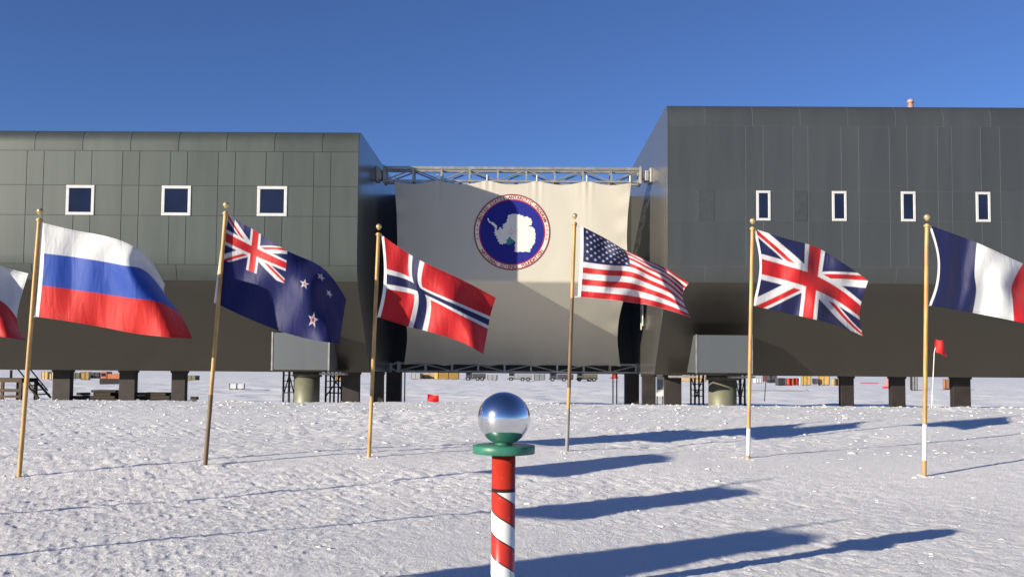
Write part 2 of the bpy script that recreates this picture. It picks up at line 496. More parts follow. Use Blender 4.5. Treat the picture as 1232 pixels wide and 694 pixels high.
def block(zt, xa, xb, inner, seams_top, seams, rows, mpanel, mseam, label, windows, blanks, gap, inset=0.012, mbelly=None, hgap=1.0):
    """xa < xb; inner = the end that faces the gap ('left' or 'right')"""
    root = empty('station_block', ((xa + xb) / 2, 50, 0), label, 'building', 'elevated blocks of the polar station')
    P = profile(zt)
    # shell: dark backing just behind the panels, roof, back, underside
    N = normals(P)
    Q = [(y - ny * inset, z - nz * inset) for (y, z), (ny, nz) in zip(P, N)]
    back = [(BACK, zt), (BACK, FOLD), (BACK - 4, BEV[1])]
    shell = MB()
    vs = [(x, y, z) for x in (xa + 0.012, xb - 0.012) for (y, z) in Q]
    n = len(Q)
    shell.add(vs, [(k, n + k, n + k + 1, k + 1) for k in range(n - 1)], 0, True)
    shell.build('wall_backing', mseam, root)
    roof = MB().box(xa + 0.02, xb - 0.02, P[-1][0] - 0.01, BACK - 0.02, zt - 0.25, zt - 0.012, bev=0.02)
    roof.build('roof', M['under'], root)
    rest = MB()
    bp = [(xa, xb)]
    rest.add([(xa + .02, BACK, zt), (xb - .02, BACK, zt), (xb - .02, BACK, FOLD), (xa + .02, BACK, FOLD)], [(0, 1, 2, 3)])
    rest.add([(xa + .02, BACK, FOLD), (xb - .02, BACK, FOLD), (xb - .02, BACK - 4, BEV[1]), (xa + .02, BACK - 4, BEV[1])], [(0, 1, 2, 3)])
    rest.build('rear_wall', mpanel, root)
    und = MB().box(xa + 0.02, xb - 0.02, BEV[0] + 0.03, BACK - 4.03, BEV[1] + 0.005, BEV[1] + 0.1)
    und.build('underside', M['under'], root)
    # end walls
    ring = P + back
    for x, sgn in ((xa, -1), (xb, 1)):
        ch = 0.05
        vs = [(x, y, z) for y, z in ring]
        idx = list(range(len(ring)))
        e = MB().add(vs, [idx if sgn < 0 else idx[::-1]])
        e.build('end_wall', M['end'], root)
    # panels
    pm = MB(); belly = MB()
    def strip(x0, x1, z0, z1, pm=pm):
        x0 += gap / 2; x1 -= gap / 2; z0 += gap * hgap / 2; z1 -= gap * hgap / 2
        sl = resample(P, z0, z1)
        nn = normals(sl)
        t = random.uniform(-0.0012, 0.0012)
        vs = []
        for (y, z), (ny, nz) in zip(sl, nn):
            vs.append((x0, y + ny * t, z + nz * t)); vs.append((x1, y - ny * t, z - nz * t))
        m_ = len(sl)
        pm.add(vs, [(2 * k, 2 * k + 1, 2 * k + 3, 2 * k + 2) for k in range(m_ - 1)], 0, True)
        # returns into the seam
        for ax, (i0) in ((x0, 0), (x1, 1)):
            v2 = []
            for k in range(m_):
                v = vs[2 * k + i0]; v2 += [v, (v[0], v[1] + inset * 1.1, v[2])]
            pm.add(v2, [(2 * k, 2 * k + 1, 2 * k + 3, 2 * k + 2) for k in range(m_ - 1)])
    zs = [BEV[1] + 0.002] + rows + [zt - 0.001]
    # zs: bottom, row lines..., top band line, top
    for r_, (z0, z1) in enumerate(zip(zs[:-1], zs[1:])):
        if r_ == 0:
            xs = [xa, xb]
        elif r_ == 1:
            xs = [xa] + seams_top[0::1] + [xb]
        elif r_ == len(zs) - 2:
            xs = [xa] + seams_top + [xb]
        else:
            xs = [xa] + seams + [xb]
        for x0, x1 in zip(xs[:-1], xs[1:]):
            if x1 - x0 < 0.12: continue
            # leave the window openings out of the panels
            hit = [w for w in windows if w[0] < x1 and w[1] > x0 and w[2] < z1 and w[3] > z0]
            if r_ == 0:
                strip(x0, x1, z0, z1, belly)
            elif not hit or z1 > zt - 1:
                strip(x0, x1, z0, z1)
            else:
                w = hit[0]
                if w[0] > x0 + 0.1: strip(x0, w[0], z0, z1)
                if w[1] < x1 - 0.1: strip(w[1], x1, z0, z1)
                xl, xr = max(x0, w[0]), min(x1, w[1])
                if w[3] < z1 - 0.06: strip(xl, xr, w[3], z1)
                if w[2] > z0 + 0.06: strip(xl, xr, z0, w[2])
    pm.build('facade_panel', mpanel, root)
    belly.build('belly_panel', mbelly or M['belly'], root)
    for (x0, x1, z0, z1) in windows:
        fr = MB(); t = 0.135 if x1 - x0 > 0.9 else 0.11
        fr.box(x0, x1, FY - 0.035, FY + 0.03, z1 - t, z1, bev=0.012)
        fr.box(x0, x1, FY - 0.035, FY + 0.03, z0, z0 + t, bev=0.012)
        fr.box(x0, x0 + t, FY - 0.033, FY + 0.03, z0 + t, z1 - t, bev=0.012)
        fr.box(x1 - t, x1, FY - 0.033, FY + 0.03, z0 + t, z1 - t, bev=0.012)
        f = fr.build('window', M['white_frame'], root)
        g = MB().box(x0 + t * 0.9, x1 - t * 0.9, FY - 0.012, FY - 0.004, z0 + t * 0.9, z1 - t * 0.9)
        g.build('pane', M['glass'], f)
    for (x0, x1, z0, z1) in blanks:
        MB().box(x0, x1, FY - 0.012, FY + 0.01, z0, z1, bev=0.004).build('blank_panel', M['blank'], root)
    return root

def X(px, Y=FY, py=300): return at(px, py, Y).x
def Zf(px, py, Y=FY): return at(px, py, Y).z

# left block
XL = X(430)
seamsL = [X(51 + 57.7 * k + d, py=250) for k in range(-6, 7) for d in (-20.5, 0)]
seamsL = sorted(s for s in seamsL if -33 < s < XL - 0.6)
topL = sorted(X(42 + 57.7 * k, py=172) for k in range(-6, 7) if X(42 + 57.7 * k) < XL - 0.8)
rowsL = [Zf(200, 337), Zf(200, 318), Zf(200, 259.5), Zf(200, 223.5), Zf(200, 182)]
winL = [(X(a, py=242), X(b, py=242), Zf(c, 259.5), Zf(c, 223.5)) for a, b, c in ((79.5, 113.5, 96), (194.5, 229.8, 212), (309.5, 345.5, 327))]
# windows share one line
zl0 = sum(w[2] for w in winL) / 3; zl1 = sum(w[3] for w in winL) / 3
winL = [(w[0], w[1], zl0, zl1) for w in winL]
rowsL[2], rowsL[3] = zl0, zl1
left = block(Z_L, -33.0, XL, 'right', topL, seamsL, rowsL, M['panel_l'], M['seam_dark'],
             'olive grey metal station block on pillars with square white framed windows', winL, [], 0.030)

# right block
XR = X(803.5)
seamsR = sorted(X(p, py=190) for p in (897, 918, 954, 972, 1012, 1033, 1070, 1091, 1128, 1145, 1180, 1203, 1240, 1260, 1300, 1320, 1360, 1380, 1420, 1440))
topR = sorted(X(848 + 57.3 * k, py=140) for k in range(0, 12))
rowsR = [Zf(1000, 340), Zf(1000, 321), Zf(1000, 265), Zf(1000, 229), Zf(1000, 152)]
winR = [(X(a, py=247), X(b, py=247), 0, 0) for a, b in ((910, 927), (1001, 1018.5), (1084, 1101.5), (1174, 1191.5), (1263, 1280))]
zr0, zr1 = Zf(1000, 266), Zf(1000, 230)
winR = [(a, b, zr0, zr1) for a, b, _, _ in winR]
rowsR[2], rowsR[3] = zr0, zr1
blR = [(X(840), X(859.5), zr0, zr1), (X(956), X(972), zr0, zr1)]
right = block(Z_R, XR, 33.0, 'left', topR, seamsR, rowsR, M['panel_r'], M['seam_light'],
              'taller blue grey metal station block on pillars with narrow slit windows', winR, blR, 0.020, 0.004, M['belly_patch'], 0.35)

# link between the blocks, behind the banner
LZ = at(470, 234, 56).z
lk = empty('station_block', (0, 56, 0), 'dark linking block between the two station blocks behind the banner', 'building', 'elevated blocks of the polar station')
MB().box(XL - 1.6, XR + 1.6, 56.0, 57.9, BEV[1] - 0.02, LZ, bev=0.05).build('wall', M['seam_dark'], lk)
MB().box(XL + 0.03, XR - 0.03, 55.9, 55.98, BEV[1] + 3.6, BEV[1] + 3.9).build('ledge', M['black'], lk)

def pillar(root, xa, xb, Y, depth=0.40, px_top=None):
    p = MB()
    x0, x1 = X(xa, Y, 465), X(xb, Y, 465)
    p.box(x0, x1, Y, Y + depth, gz((x0 + x1) / 2, Y + depth) - 0.4, BEV[1] + 0.05, bev=0.015)
    p.box(x0 - 0.04, x1 + 0.04, Y - 0.04, Y + depth + 0.04, BEV[1] - 0.10, BEV[1] + 0.003)
    p.build('pillar', M['pillar'], root)
for a, b in ((63, 84), (143, 162), (206, 222.5), (412, 432), (-60, -40)):
    pillar(left, a, b, 47.3)
pillar(left, 446.5, 461, 47.9)
for a, b in ((800, 820), (1012, 1027.5), (1072.5, 1089.5), (1147, 1168), (1252, 1272)):
    pillar(right, a, b, 47.3)
pillar(right, 773, 789, 47.9)

def bay(root, box_px, cyl_px, cyl_top, stair_left, stair_right, plat_px):
    """sheet metal box under the slope, its round column and the thin stair legs"""
    a, b, yt, yb = box_px
    Yb = 43.75
    x0, x1 = X(a, Yb, 425), X(b, Yb, 425)
    z1, z0 = Zf((a + b) / 2, yt, Yb), Zf((a + b) / 2, yb, Yb)
    bx = MB().box(x0, x1, Yb, 46.25, z0, z1, bev=0.02).build('utility_box', M['box'], root)
    MB().box(x0 - 0.02, x0 + 0.05, Yb - 0.025, Yb + 0.06, z0 - 0.03, z1 + 0.02).build('corner_trim', M['steel'], bx)
    MB().box(x1 - 0.05, x1 + 0.02, Yb - 0.025, Yb + 0.06, z0 - 0.03, z1 + 0.02).build('corner_trim', M['steel'], bx)
    c0, c1 = cyl_px
    Yc = 47.4
    xc = X((c0 + c1) / 2, Yc, 465); r = (X(c1, Yc, 465) - X(c0, Yc, 465)) / 2
    g = gz(xc, Yc)
    MB().lathe((xc, Yc, g), [(r, -0.4), (r, 1.16 - g), (0.02, 1.16 - g)], 40).build('round_column', M['cyl'], root)
    MB().lathe((xc, Yc, g), [(0.05, 1.163 - g), (r * 1.16, 1.163 - g), (r * 1.16, BEV[1] + 0.004 - g), (0.05, BEV[1] + 0.004 - g)], 40).build('column_collar', M['under'], root)
    for xs, nm in ((stair_left, 0), (stair_right, 1)):
        st = MB()
        Ys = 48.6
        q = [X(p, Ys, 465) for p in xs]
        for x in q:
            gg = gz(x, Ys + 1.1) - 0.2
            st.box(x - 0.045, x + 0.045, Ys - 0.04, Ys + 0.04, gg, BEV[1] + 0.002)
            st.box(x - 0.04, x + 0.04, Ys + 1.1, Ys + 1.18, gg, BEV[1] + 0.002)
        st.tube((q[0], Ys, 0.15), (q[-1], Ys, 1.3), 0.03); st.tube((q[-1], Ys + 1.14, 0.15), (q[0], Ys + 1.14, 1.3), 0.03)
        for h in (0.32, 0.62, 0.92, 1.2):
            st.box(q[0], q[-1], Ys - 0.01, Ys + 1.15, h, h + 0.03)
        st.build('stair_frame', M['black'], root)
    p0, p1 = plat_px
    MB().box(X(p0, 45.4, 449), X(p1, 45.4, 449), 45.4, 46.2, BEV[1] - 0.12, BEV[1] - 0.02, bev=0.01).build('platform', M['steel_dull'], root)

bay(left, (327, 396, 400, 445), (354.5, 384.5), 455, (341, 348), (392, 402, 411), (384, 415))
bay(right, (837.5, 905, 403, 448.5), (852.5, 886), 456, (836, 846), (891, 896), (807, 837))
MB().box(X(879, 45.4), X(908, 45.4), 45.4, 46.2, BEV[1] - 0.12, BEV[1] - 0.02, bev=0.01).build('platform', M['steel_dull'], right)

# small vent on the right roof
vp = at(1095.5, 134, 43.6)
rv = MB()
rv.lathe((vp.x, 43.6, Z_R - 0.05), [(0.13, 0), (0.13, 0.48), (0.09, 0.50), (0.09, 0.54), (0.15, 0.56), (0.15, 0.68), (0.09, 0.74), (0.001, 0.76)], 20)
rv.build('roof_vent', mat('pinkish_vent', (0.42, 0.25, 0.22), 0.5, 0.2, var=0.3), right)
cd = MB()
for p, a, b in ((769.5, 352, 392), (775.5, 352, 396)):
    q = at(p, a, 49.4); q2 = at(p, b, 49.4)
    cd.tube((XR - 0.15, 49.4 + (p - 769) * 0.1, q.z), (XR - 0.15, 49.4 + (p - 769) * 0.1, q2.z), 0.05, n=8)
cd.build('conduit', M['steel'], right)

# ------------------------------------------------------------------ trusses
def truss(name, label, px0, px1, y_up, y_lo, Y, depth, n, m, bracket, r=0.075):
    zc = at(616, y_up, Y).z; zb = at(616, y_lo, Y).z
    x0, x1 = X(px0, Y, y_lo), X(px1, Y, y_lo)
    root = empty(name, ((x0 + x1) / 2, Y, zb), label, 'truss')
    ch = MB()
    for yy in (Y, Y + depth):
        ch.box(x0, x1, yy - r, yy + r, zc - 2 * r, zc, bev=0.015)
        ch.box(x0, x1, yy - r * 0.8, yy + r * 0.8, zb, zb + r * 1.3, bev=0.012)
    ch.build('chord', m, root)
    web = MB()
    for yy in (Y, Y + depth):
        for k in range(n + 1):
            x = x0 + (x1 - x0) * k / n
            web.box(x - 0.045, x + 0.045, yy - 0.04, yy + 0.04, zb + r, zc - 2 * r + 0.002)
        for k in range(n):
            xa, xb = x0 + (x1 - x0) * k / n, x0 + (x1 - x0) * (k + 1) / n
            if k % 2 == 0: web.tube((xa, yy, zb + r), (xb, yy, zc - 2 * r), 0.035, n=6)
            else: web.tube((xa, yy, zc - 2 * r), (xb, yy, zb + r), 0.035, n=6)
    for k in range(n + 1):
        x = x0 + (x1 - x0) * k / n
        web.box(x - 0.03, x + 0.03, Y + r, Y + depth - r, zc - 0.12, zc - 0.06)
        web.box(x - 0.03, x + 0.03, Y + r, Y + depth - r, zb + 0.01, zb + 0.07)
    web.build('web', m, root)
    for xe, sg in ((x0, -1), (x1, 1)):
        b = MB()
        wall = XL if sg < 0 else XR
        zm = (zc + zb) / 2
        b.box(min(xe, xe + sg * 0.09), max(xe, xe + sg * 0.09), Y - 0.12, Y + depth + 0.12, zb - 0.05, zc + 0.05, bev=0.01)
        xm = xe + sg * 0.09
        g = abs(wall - xm)
        if bracket == 'pivot':
            xs = sorted((xm, wall)); c = (xs[0] + xs[1]) / 2
            b.box(xs[0], xs[1], Y + 0.05, Y + 0.35, zm - 0.16, zm + 0.16, bev=0.02)
            b.box(min(wall, wall - sg * 0.12), max(wall, wall - sg * 0.12), Y - 0.2, Y + 0.6, zm - 0.36, zm + 0.36, bev=0.02)
            b.box(c - 0.09, c + 0.09, Y - 0.1, Y + 0.5, zm - 0.28, zm + 0.24, bev=0.02)
        else:
            b.tube((xm, Y, zc), (wall, Y, zm + 0.05), 0.05, n=8); b.tube((xm, Y, zb), (wall, Y, zm - 0.05), 0.05, n=8)
            b.tube((xm, Y + depth, zc), (wall, Y, zm + 0.05), 0.04, n=8)
            b.box(min(wall, wall - sg * 0.1), max(wall, wall - sg * 0.1), Y - 0.2, Y + 0.3, zm - 0.22, zm + 0.22, bev=0.02)
        b.build('end_bracket', M['steel_dull'], root)
    return root
YB, YL = 47.0, 53.0
truss('truss', 'upper steel truss spanning the gap above the cream banner', 463, 769.5, 201, 219.5, YB + 0.12, 0.7, 9, M['steel'], 'pivot')
t2 = truss('truss', 'lower dull steel truss spanning the gap below the cream banner', 480, 766, 436.5, 447.8, YL + 0.15, 0.5, 9, M['steel_dull'], 'strut', r=0.055)
for a, b in ((465, 482.5), (752, 768.5)):
    p = MB(); x0, x1 = X(a, 53.3, 465), X(b, 53.3, 465)
    p.box(x0, x1, 53.1, 53.8, -1.6, 1.40, bev=0.015); p.build('pillar', M['pillar'], t2)
for px in (487, 737.5, 742):
    x = X(px, 53.4, 465)
    MB().tube((x, 53.4, -1.5), (x, 53.4, 1.42), 0.035).build('post', M['black'], t2)

# ------------------------------------------------------------------ banner and seal
ZT = at(616, 219, YB).z
ZF = at(616, 338.5, YB).z
ZB = at(616, 440.5, YL).z
def hermite(xs, ys, x):
    xs = np.asarray(xs, float); ys = np.asarray(ys, float); x = np.asarray(x, float)
    h = np.diff(xs); d = np.diff(ys) / h
    m = np.empty_like(ys)
    m[0], m[-1] = d[0], d[-1]
    for i in range(1, len(xs) - 1):
        m[i] = (d[i - 1] * h[i] + d[i] * h[i - 1]) / (h[i - 1] + h[i])
    if len(xs) > 2:
        m[0] = 1.5 * d[0] - 0.5 * m[1]; m[-1] = 1.5 * d[-1] - 0.5 * m[-2]
    k = np.clip(np.searchsorted(xs, x, side='right') - 1, 0, len(xs) - 2)
    t = (x - xs[k]) / h[k]
    inside = (t >= 0) & (t <= 1)
    tc = np.clip(t, 0, 1)
    a = (2 * tc ** 3 - 3 * tc ** 2 + 1) * ys[k] + (tc ** 3 - 2 * tc ** 2 + tc) * h[k] * m[k] + (-2 * tc ** 3 + 3 * tc ** 2) * ys[k + 1] + (tc ** 3 - tc ** 2) * h[k] * m[k + 1]
    ext = np.where(t < 0, ys[0] + (x - xs[0]) * m[0], ys[-1] + (x - xs[-1]) * m[-1])
    return np.where(inside, a, ext)

SC = at(616.0, 279.3, YB); SR = 46.3 / F * YB            # seal centre and outer radius
def banner_y(x, z):
    """depth of the upper, upright half of the banner"""
    w = 0.020 * np.sin(x * 1.3 + 0.4) + 0.012 * np.sin(x * 3.1 + z * 0.7)
    away = sstep(2.0, 2.9, np.hypot(x - SC.x, z - SC.z))      # taut and flat where the seal is printed
    return YB + w * np.clip((z - ZF) / 1.5, 0, 1) * away

bann = empty('banner', (0, YB, ZB), 'large cream canvas banner with blue round seal stretched across the gap', 'banner')
def build_banner():
    nx, nt = 180, 130
    sN = np.linspace(0, 1, nx); tN = np.linspace(0, 1, nt)
    Sg, T = np.meshgrid(sN, tN)
    # T: 0..0.55 upper, 0.55..1 lower
    tf = 0.54
    up = np.clip(T / tf, 0, 1); lo = np.clip((T - tf) / (1 - tf), 0, 1)
    xl_t = X(474.5, YB, 217); xr_t = X(759.5, YB, 217)
    xl_f = X(476.5, YB, 338); xr_f = X(757, YB, 338)
    xl_b = X(486, YL, 440); xr_b = X(746.5, YL, 440)
    bow_u = 0.10 * np.sin(np.pi * up) * (T < tf)
    bow_l = 0.34 * np.sin(np.pi * lo) * (T >= tf)
    xl = np.where(T < tf, xl_t + (xl_f - xl_t) * up, xl_f + (xl_b - xl_f) * lo) + bow_u + bow_l
    xr = np.where(T < tf, xr_t + (xr_f - xr_t) * up, xr_f + (xr_b - xr_f) * lo) - bow_u * 1.6 - bow_l
    Xg = xl + (xr - xl) * Sg
    ph = (X(646, YB, 217) - X(586, YB, 217))
    xo = X(586, YB, 217)
    u = ((Xg - xo) / ph) % 1.0
    tie = np.abs(np.sin(np.pi * u))                     # 0 at a tie, 1 mid-way
    sag_t = 0.19 * tie ** 1.1 * (1 - up) ** 2.2 * (T < tf)
    sag_b = 0.15 * tie ** 1.1 * lo ** 4 * (T >= tf)
    Z = np.where(T < tf, ZT + 0.06 - sag_t + (ZF - ZT - 0.06) * up, ZF + (ZB - ZF) * lo + sag_b)
    Yv = np.where(T < tf, banner_y(Xg, Z), YB + (YL - YB) * lo)
    # gathers below the ties, slack along the sides
    cre = np.sin(u * 2 * np.pi * 7) * np.exp(-((u - np.round(u)) / 0.13) ** 2) * np.exp(-up * 6) * 0.022 * (T < tf)
    side = np.minimum(Sg, 1 - Sg)
    sl = 0.035 * np.exp(-(side / 0.035) ** 2) * np.sin(T * 46) 
    Yv = Yv + cre + sl + 0.010 * vnoise(Xg * 1.1, Z * 0.9, 77) * sstep(2.0, 2.9, np.hypot(Xg - SC.x, Z - SC.z)) + 0.012 * np.sin(Xg * 2.3 + lo * 3) * lo
    V = np.stack([Xg, Yv, Z], -1).reshape(-1, 3)
    fs = []
    for j in range(nt - 1):
        for i in range(nx - 1):
            a = j * nx + i
            fs.append((a, a + nx, a + nx + 1, a + 1))
    mb = MB(); mb.add(V.tolist(), fs, 0, True)
    mb.build('canvas', M['banner'], bann)
    for k in range(-2, 4):
        tb = MB()
        x = xo + ph * k
        x = min(max(x, xl_t + 0.05), xr_t - 0.05)
        tb.tube((x, YB + 0.02, ZT + 0.04), (x, YB + 0.07, ZT + 0.36), 0.035, n=6)
        tb.build('tie', M['rope'], bann)
build_banner()

def seal_v(px, pz, off):
    """pt in seal units (radius 1) -> on the banner, off metres proud of it"""
    x = SC.x + px * SR; z = SC.z + pz * SR
    return (x, float(banner_y(np.array(x), np.array(z))) - 0.012 - off, z)
def disc(name, r0, r1, off, m, parent, n=96):
    mb = MB(); vs = []
    rings = [r0 + (r1 - r0) * k / 8 for k in range(9)] if r0 == 0 else [r0, r1]
    for r in rings:
        for k in range(n):
            t = 2 * math.pi * k / n
            vs.append(seal_v(r * math.cos(t), r * math.sin(t), off))
    fs = []
    for j in range(len(rings) - 1):
        for k in range(n):
            fs.append((j * n + k, (j + 1) * n + k, (j + 1) * n + (k + 1) % n, j * n + (k + 1) % n))
    mb.add(vs, fs, 0, True)
    return mb.build(name, m, parent)
def flat_cloth(name, rgb): return mat(name, rgb, 0.8, var=0.06, scale=5, spec=0.1)
seal = disc('seal', 0, 0.99, 0.0, flat_cloth('seal_cream', (0.68, 0.58, 0.50)), bann)
disc('rim', 0.965, 1.0, 0.004, flat_cloth('seal_rim', (0.22, 0.045, 0.06)), seal)
disc('inner_rim', 0.835, 0.868, 0.004, flat_cloth('seal_red', (0.36, 0.03, 0.07)), seal)
disc('blue_field', 0, 0.836, 0.008, flat_cloth('seal_blue', (0.020, 0.024, 0.20)), seal)
def poly(name, pts, off, m, parent, scale=1.0):
    c = 292.0
    bm = bmesh.new()
    vs = [bm.verts.new(seal_v((x - 355) / c, (340 - y) / c, off)) for x, y in pts]
    f = bm.faces.new(vs)
    f.normal_update()
    if f.normal.y > 0: f.normal_flip()
    bmesh.ops.triangulate(bm, faces=[f])
    me = bpy.data.meshes.new(name); bm.to_mesh(me); bm.free()
    return link(name, me, m, parent)
CONT = [(170, 232), (178, 240), (180, 256), (196, 264), (212, 266), (226, 280), (238, 292), (242, 308), (236, 318), (240, 330), (258, 318), (272, 312), (284, 318), (290, 310), (282, 300), (290, 286), (300, 272), (316, 262),
        (314, 244), (322, 236), (320, 222), (328, 208), (346, 206), (356, 199), (368, 203), (380, 198), (392, 206), (408, 203), (420, 210), (438, 212), (444, 224), (456, 222), (468, 218), (480, 228), (500, 236), (502, 250), (510, 262), (502, 276), (506, 286), (488, 288), (480, 293), (494, 297), (508, 298), (524, 312), (530, 322), (529, 340), (536, 352), (532, 366), (535, 384), (530, 402), (532, 416), (522, 434), (512, 442), (506, 462), (494, 472), (496, 488), (484, 494), (462, 488), (440, 493), (418, 489), (400, 494), (374, 490), (380, 462), (374, 440), (384, 424), (372, 406), (352, 392), (344, 380), (332, 374), (326, 392), (314, 400), (318, 418), (306, 430), (290, 428), (284, 438), (272, 430), (258, 432), (262, 416), (246, 412), (250, 394), (236, 388), (240, 372), (222, 366), (228, 352), (216, 348), (226, 338), (222, 322), (230, 312), (220, 304), (216, 292), (202, 286), (196, 274), (182, 270), (170, 252), (166, 240)]
cream = flat_cloth('seal_continent', (0.66, 0.64, 0.58))
poly('continent', CONT, 0.012, cream, seal)
poly('island', [(258, 306), (268, 302), (274, 310), (264, 318), (256, 314)], 0.013, cream, seal)
poly('island', [(284, 280), (294, 278), (297, 288), (288, 291)], 0.013, cream, seal)
poly('ice_shelf', [(332, 374), (344, 380), (352, 392), (372, 406), (366, 422), (350, 428), (336, 440), (322, 438), (314, 428), (318, 418), (314, 400), (326, 392)], 0.016, flat_cloth('seal_green', (0.05, 0.20, 0.20)), seal)
star_pts = []
for k in range(16):
    a = math.pi * k / 8 + math.pi / 2
    r = (44 if k % 4 == 0 else 34) if k % 2 == 0 else 9
    star_pts.append((350 + r * math.cos(a), 336 - r * math.sin(a)))
poly('compass_star', star_pts, 0.018, flat_cloth('seal_rose', (0.50, 0.30, 0.30)), seal)
inner = [(350 + 12 * math.cos(2 * math.pi * k / 20), 336 - 12 * math.sin(2 * math.pi * k / 20)) for k in range(20)]
poly('compass_centre', inner, 0.022, cream, seal)

def ring_text(txt, r, a0, a1, size, top, dst):
    n = len(txt)
    for i, chx in enumerate(txt):
        if chx == ' ': continue
        a = a0 + (a1 - a0) * (i + 0.5) / n
        cu = bpy.data.curves.new('glyph', 'FONT'); cu.body = chx; cu.size = size; cu.align_x = 'CENTER'; cu.offset = 0.006
        ob = bpy.data.objects.new('glyph', cu); COL.objects.link(ob)
        dg = bpy.context.evaluated_depsgraph_get()
        me = bpy.data.meshes.new_from_object(ob.evaluated_get(dg))
        rot = a - math.pi / 2 if top else a + math.pi / 2
        c, s = math.cos(rot), math.sin(rot)
        vs = []
        for v in me.vertices:
            x, y = v.co.x / SR, (v.co.y - size * 0.35) / SR
            vs.append(seal_v(r * math.cos(a) + x * c - y * s, r * math.sin(a) + x * s + y * c, 0.006))
        dst.add(vs, [list(p.vertices) for p in me.polygons])
        bpy.data.objects.remove(ob); bpy.data.curves.remove(cu); bpy.data.meshes.remove(me)
lt = MB()
ring_text('UNITED STATES ANTARCTIC PROGRAM', 0.916, R(163), R(17), 0.205, True, lt)
ring_text('NATIONAL SCIENCE FOUNDATION', 0.916, R(211), R(329), 0.205, False, lt)
for sx in (-1, 1):
    for k, dy in enumerate((0.15, 0.035, -0.08, -0.20)):
        x = sx * math.sqrt(0.916 ** 2 - dy * dy)
        v = []
        for j in range(10):
            a = math.pi / 2 + math.pi * j / 5; r = 0.028 if j % 2 == 0 else 0.012
            v.append(seal_v(x + r * math.cos(a), dy + 0.02 + r * math.sin(a), 0.006))
        lt.add(v, [list(range(10))[::-1]])
lt.build('lettering', flat_cloth('seal_letters', (0.24, 0.02, 0.035)), seal)

# ------------------------------------------------------------------ flags
def ss(d, w):                                        # soft step: 1 inside (d < 0)
    return np.clip(0.5 - d / w, 0, 1)
def over(c, col, a):
    a = a[..., None]
    return c * (1 - a) + np.array(col[:3]) * a
WHT = (0.53, 0.54, 0.55); RED = (0.42, 0.010, 0.014); BLU = (0.0055, 0.0085, 0.080); BLU2 = (0.018, 0.062, 0.33)
NAVY = (0.009, 0.012, 0.064)
def base(u, col): return np.broadcast_to(np.array(col[:3]), u.shape + (3,)).copy()
def star_sdf(x, y, cx, cy, r, inner=0.382, n=5):
    dx, dy = x - cx, y - cy
    a = np.arctan2(dx, dy); rr = np.hypot(dx, dy)
    seg = 2 * np.pi / n
    a = np.abs((a + seg / 2) % seg - seg / 2)
    px, py = rr * np.sin(a), rr * np.cos(a)
    # edge from (0, r) to inner vertex
    ix, iy = r * inner * math.sin(seg / 2), r * inner * math.cos(seg / 2)
    ex, ey = ix, iy - r
    l = math.hypot(ex, ey)
    return ((px - 0) * (-ey) - (py - r) * (-ex)) / l
def jack(u, v, w=0.012, blue=NAVY):
    x, y = u * 60.0, v * 30.0
    W_ = w * 30
    c = base(u, blue)
    L = math.hypot(60, 30)
    d1 = (x * 30 - y * 60) / L                        # >0 below the rising diagonal
    d2 = (x * 30 + y * 60 - 1800) / L                 # <0 below the falling diagonal
    c = over(c, WHT, np.maximum(ss(np.abs(d1) - 3, W_), ss(np.abs(d2) - 3, W_)))
    hoist = x < 30
    low1 = np.where(hoist, d1, -d1); low2 = np.where(hoist, -d2, d2)
    for lo_ in (low1, low2):
        c = over(c, RED, ss(np.abs(lo_ - 1.0) - 1.0, W_))
    c = over(c, WHT, np.maximum(ss(np.abs(x - 30) - 5, W_), ss(np.abs(y - 15) - 5, W_)))
    c = over(c, RED, np.maximum(ss(np.abs(x - 30) - 3, W_), ss(np.abs(y - 15) - 3, W_)))
    return c
def d_tri_h(a, b, c_):
    def f(u, v):
        c = base(u, a); c = over(c, b, ss(v - 2 / 3, 0.006)); return over(c, c_, ss(v - 1 / 3, 0.006))
    return f
def d_tri_v(a, b, c_):
    def f(u, v):
        c = base(u, a); c = over(c, b, ss(1 / 3 - u, 0.004)); return over(c, c_, ss(2 / 3 - u, 0.004))
    return f
def d_norway(u, v):
    x, y = u * 22, v * 16
    c = base(u, RED); w = 0.09
    c = over(c, WHT, np.maximum(ss(np.abs(x - 8) - 2, w), ss(np.abs(y - 8) - 2, w)))
    return over(c, NAVY, np.maximum(ss(np.abs(x - 8) - 1, w), ss(np.abs(y - 8) - 1, w)))
def d_nz(u, v):
    c = base(u, BLU)
    can = (u < 0.5) & (v > 0.5)
    j = jack(np.clip(u * 2, 0, 1), np.clip(v * 2 - 1, 0, 1), 0.022, BLU)
    c = np.where(can[..., None], j, c)
    for cx, cy, r in ((0.755, 0.20, 0.085), (0.645, 0.57, 0.070), (0.750, 0.81, 0.070), (0.845, 0.645, 0.062)):
        d = star_sdf(u * 2, v, cx * 2, cy, r)
        c = over(c, WHT, ss(d, 0.008)); c = over(c, RED, ss(d + 0.013, 0.008))
    return c
def d_us(u, v):
    k = np.floor((1 - v) * 13)
    fr = (1 - v) * 13
    c = base(u, RED)
    dist = np.abs((fr % 2) - 1.5) - 0.5
    c = over(c, WHT, ss(dist, 0.09))
    can = np.minimum(ss(u - 0.40, 0.004), ss(6 / 13 - v, 0.006))
    c = over(c, NAVY, can)
    for r in range(9):
        for q in range(6 if r % 2 == 0 else 5):
            cx = 0.40 * ((q * 2 + 1 + (r % 2)) / 12); cy = 1 - (7 / 13) * (r + 1) / 10
            d = star_sdf(u * 1.75, v, cx * 1.75, cy, 0.024)
            c = over(c, WHT, ss(d, 0.008))
    return c
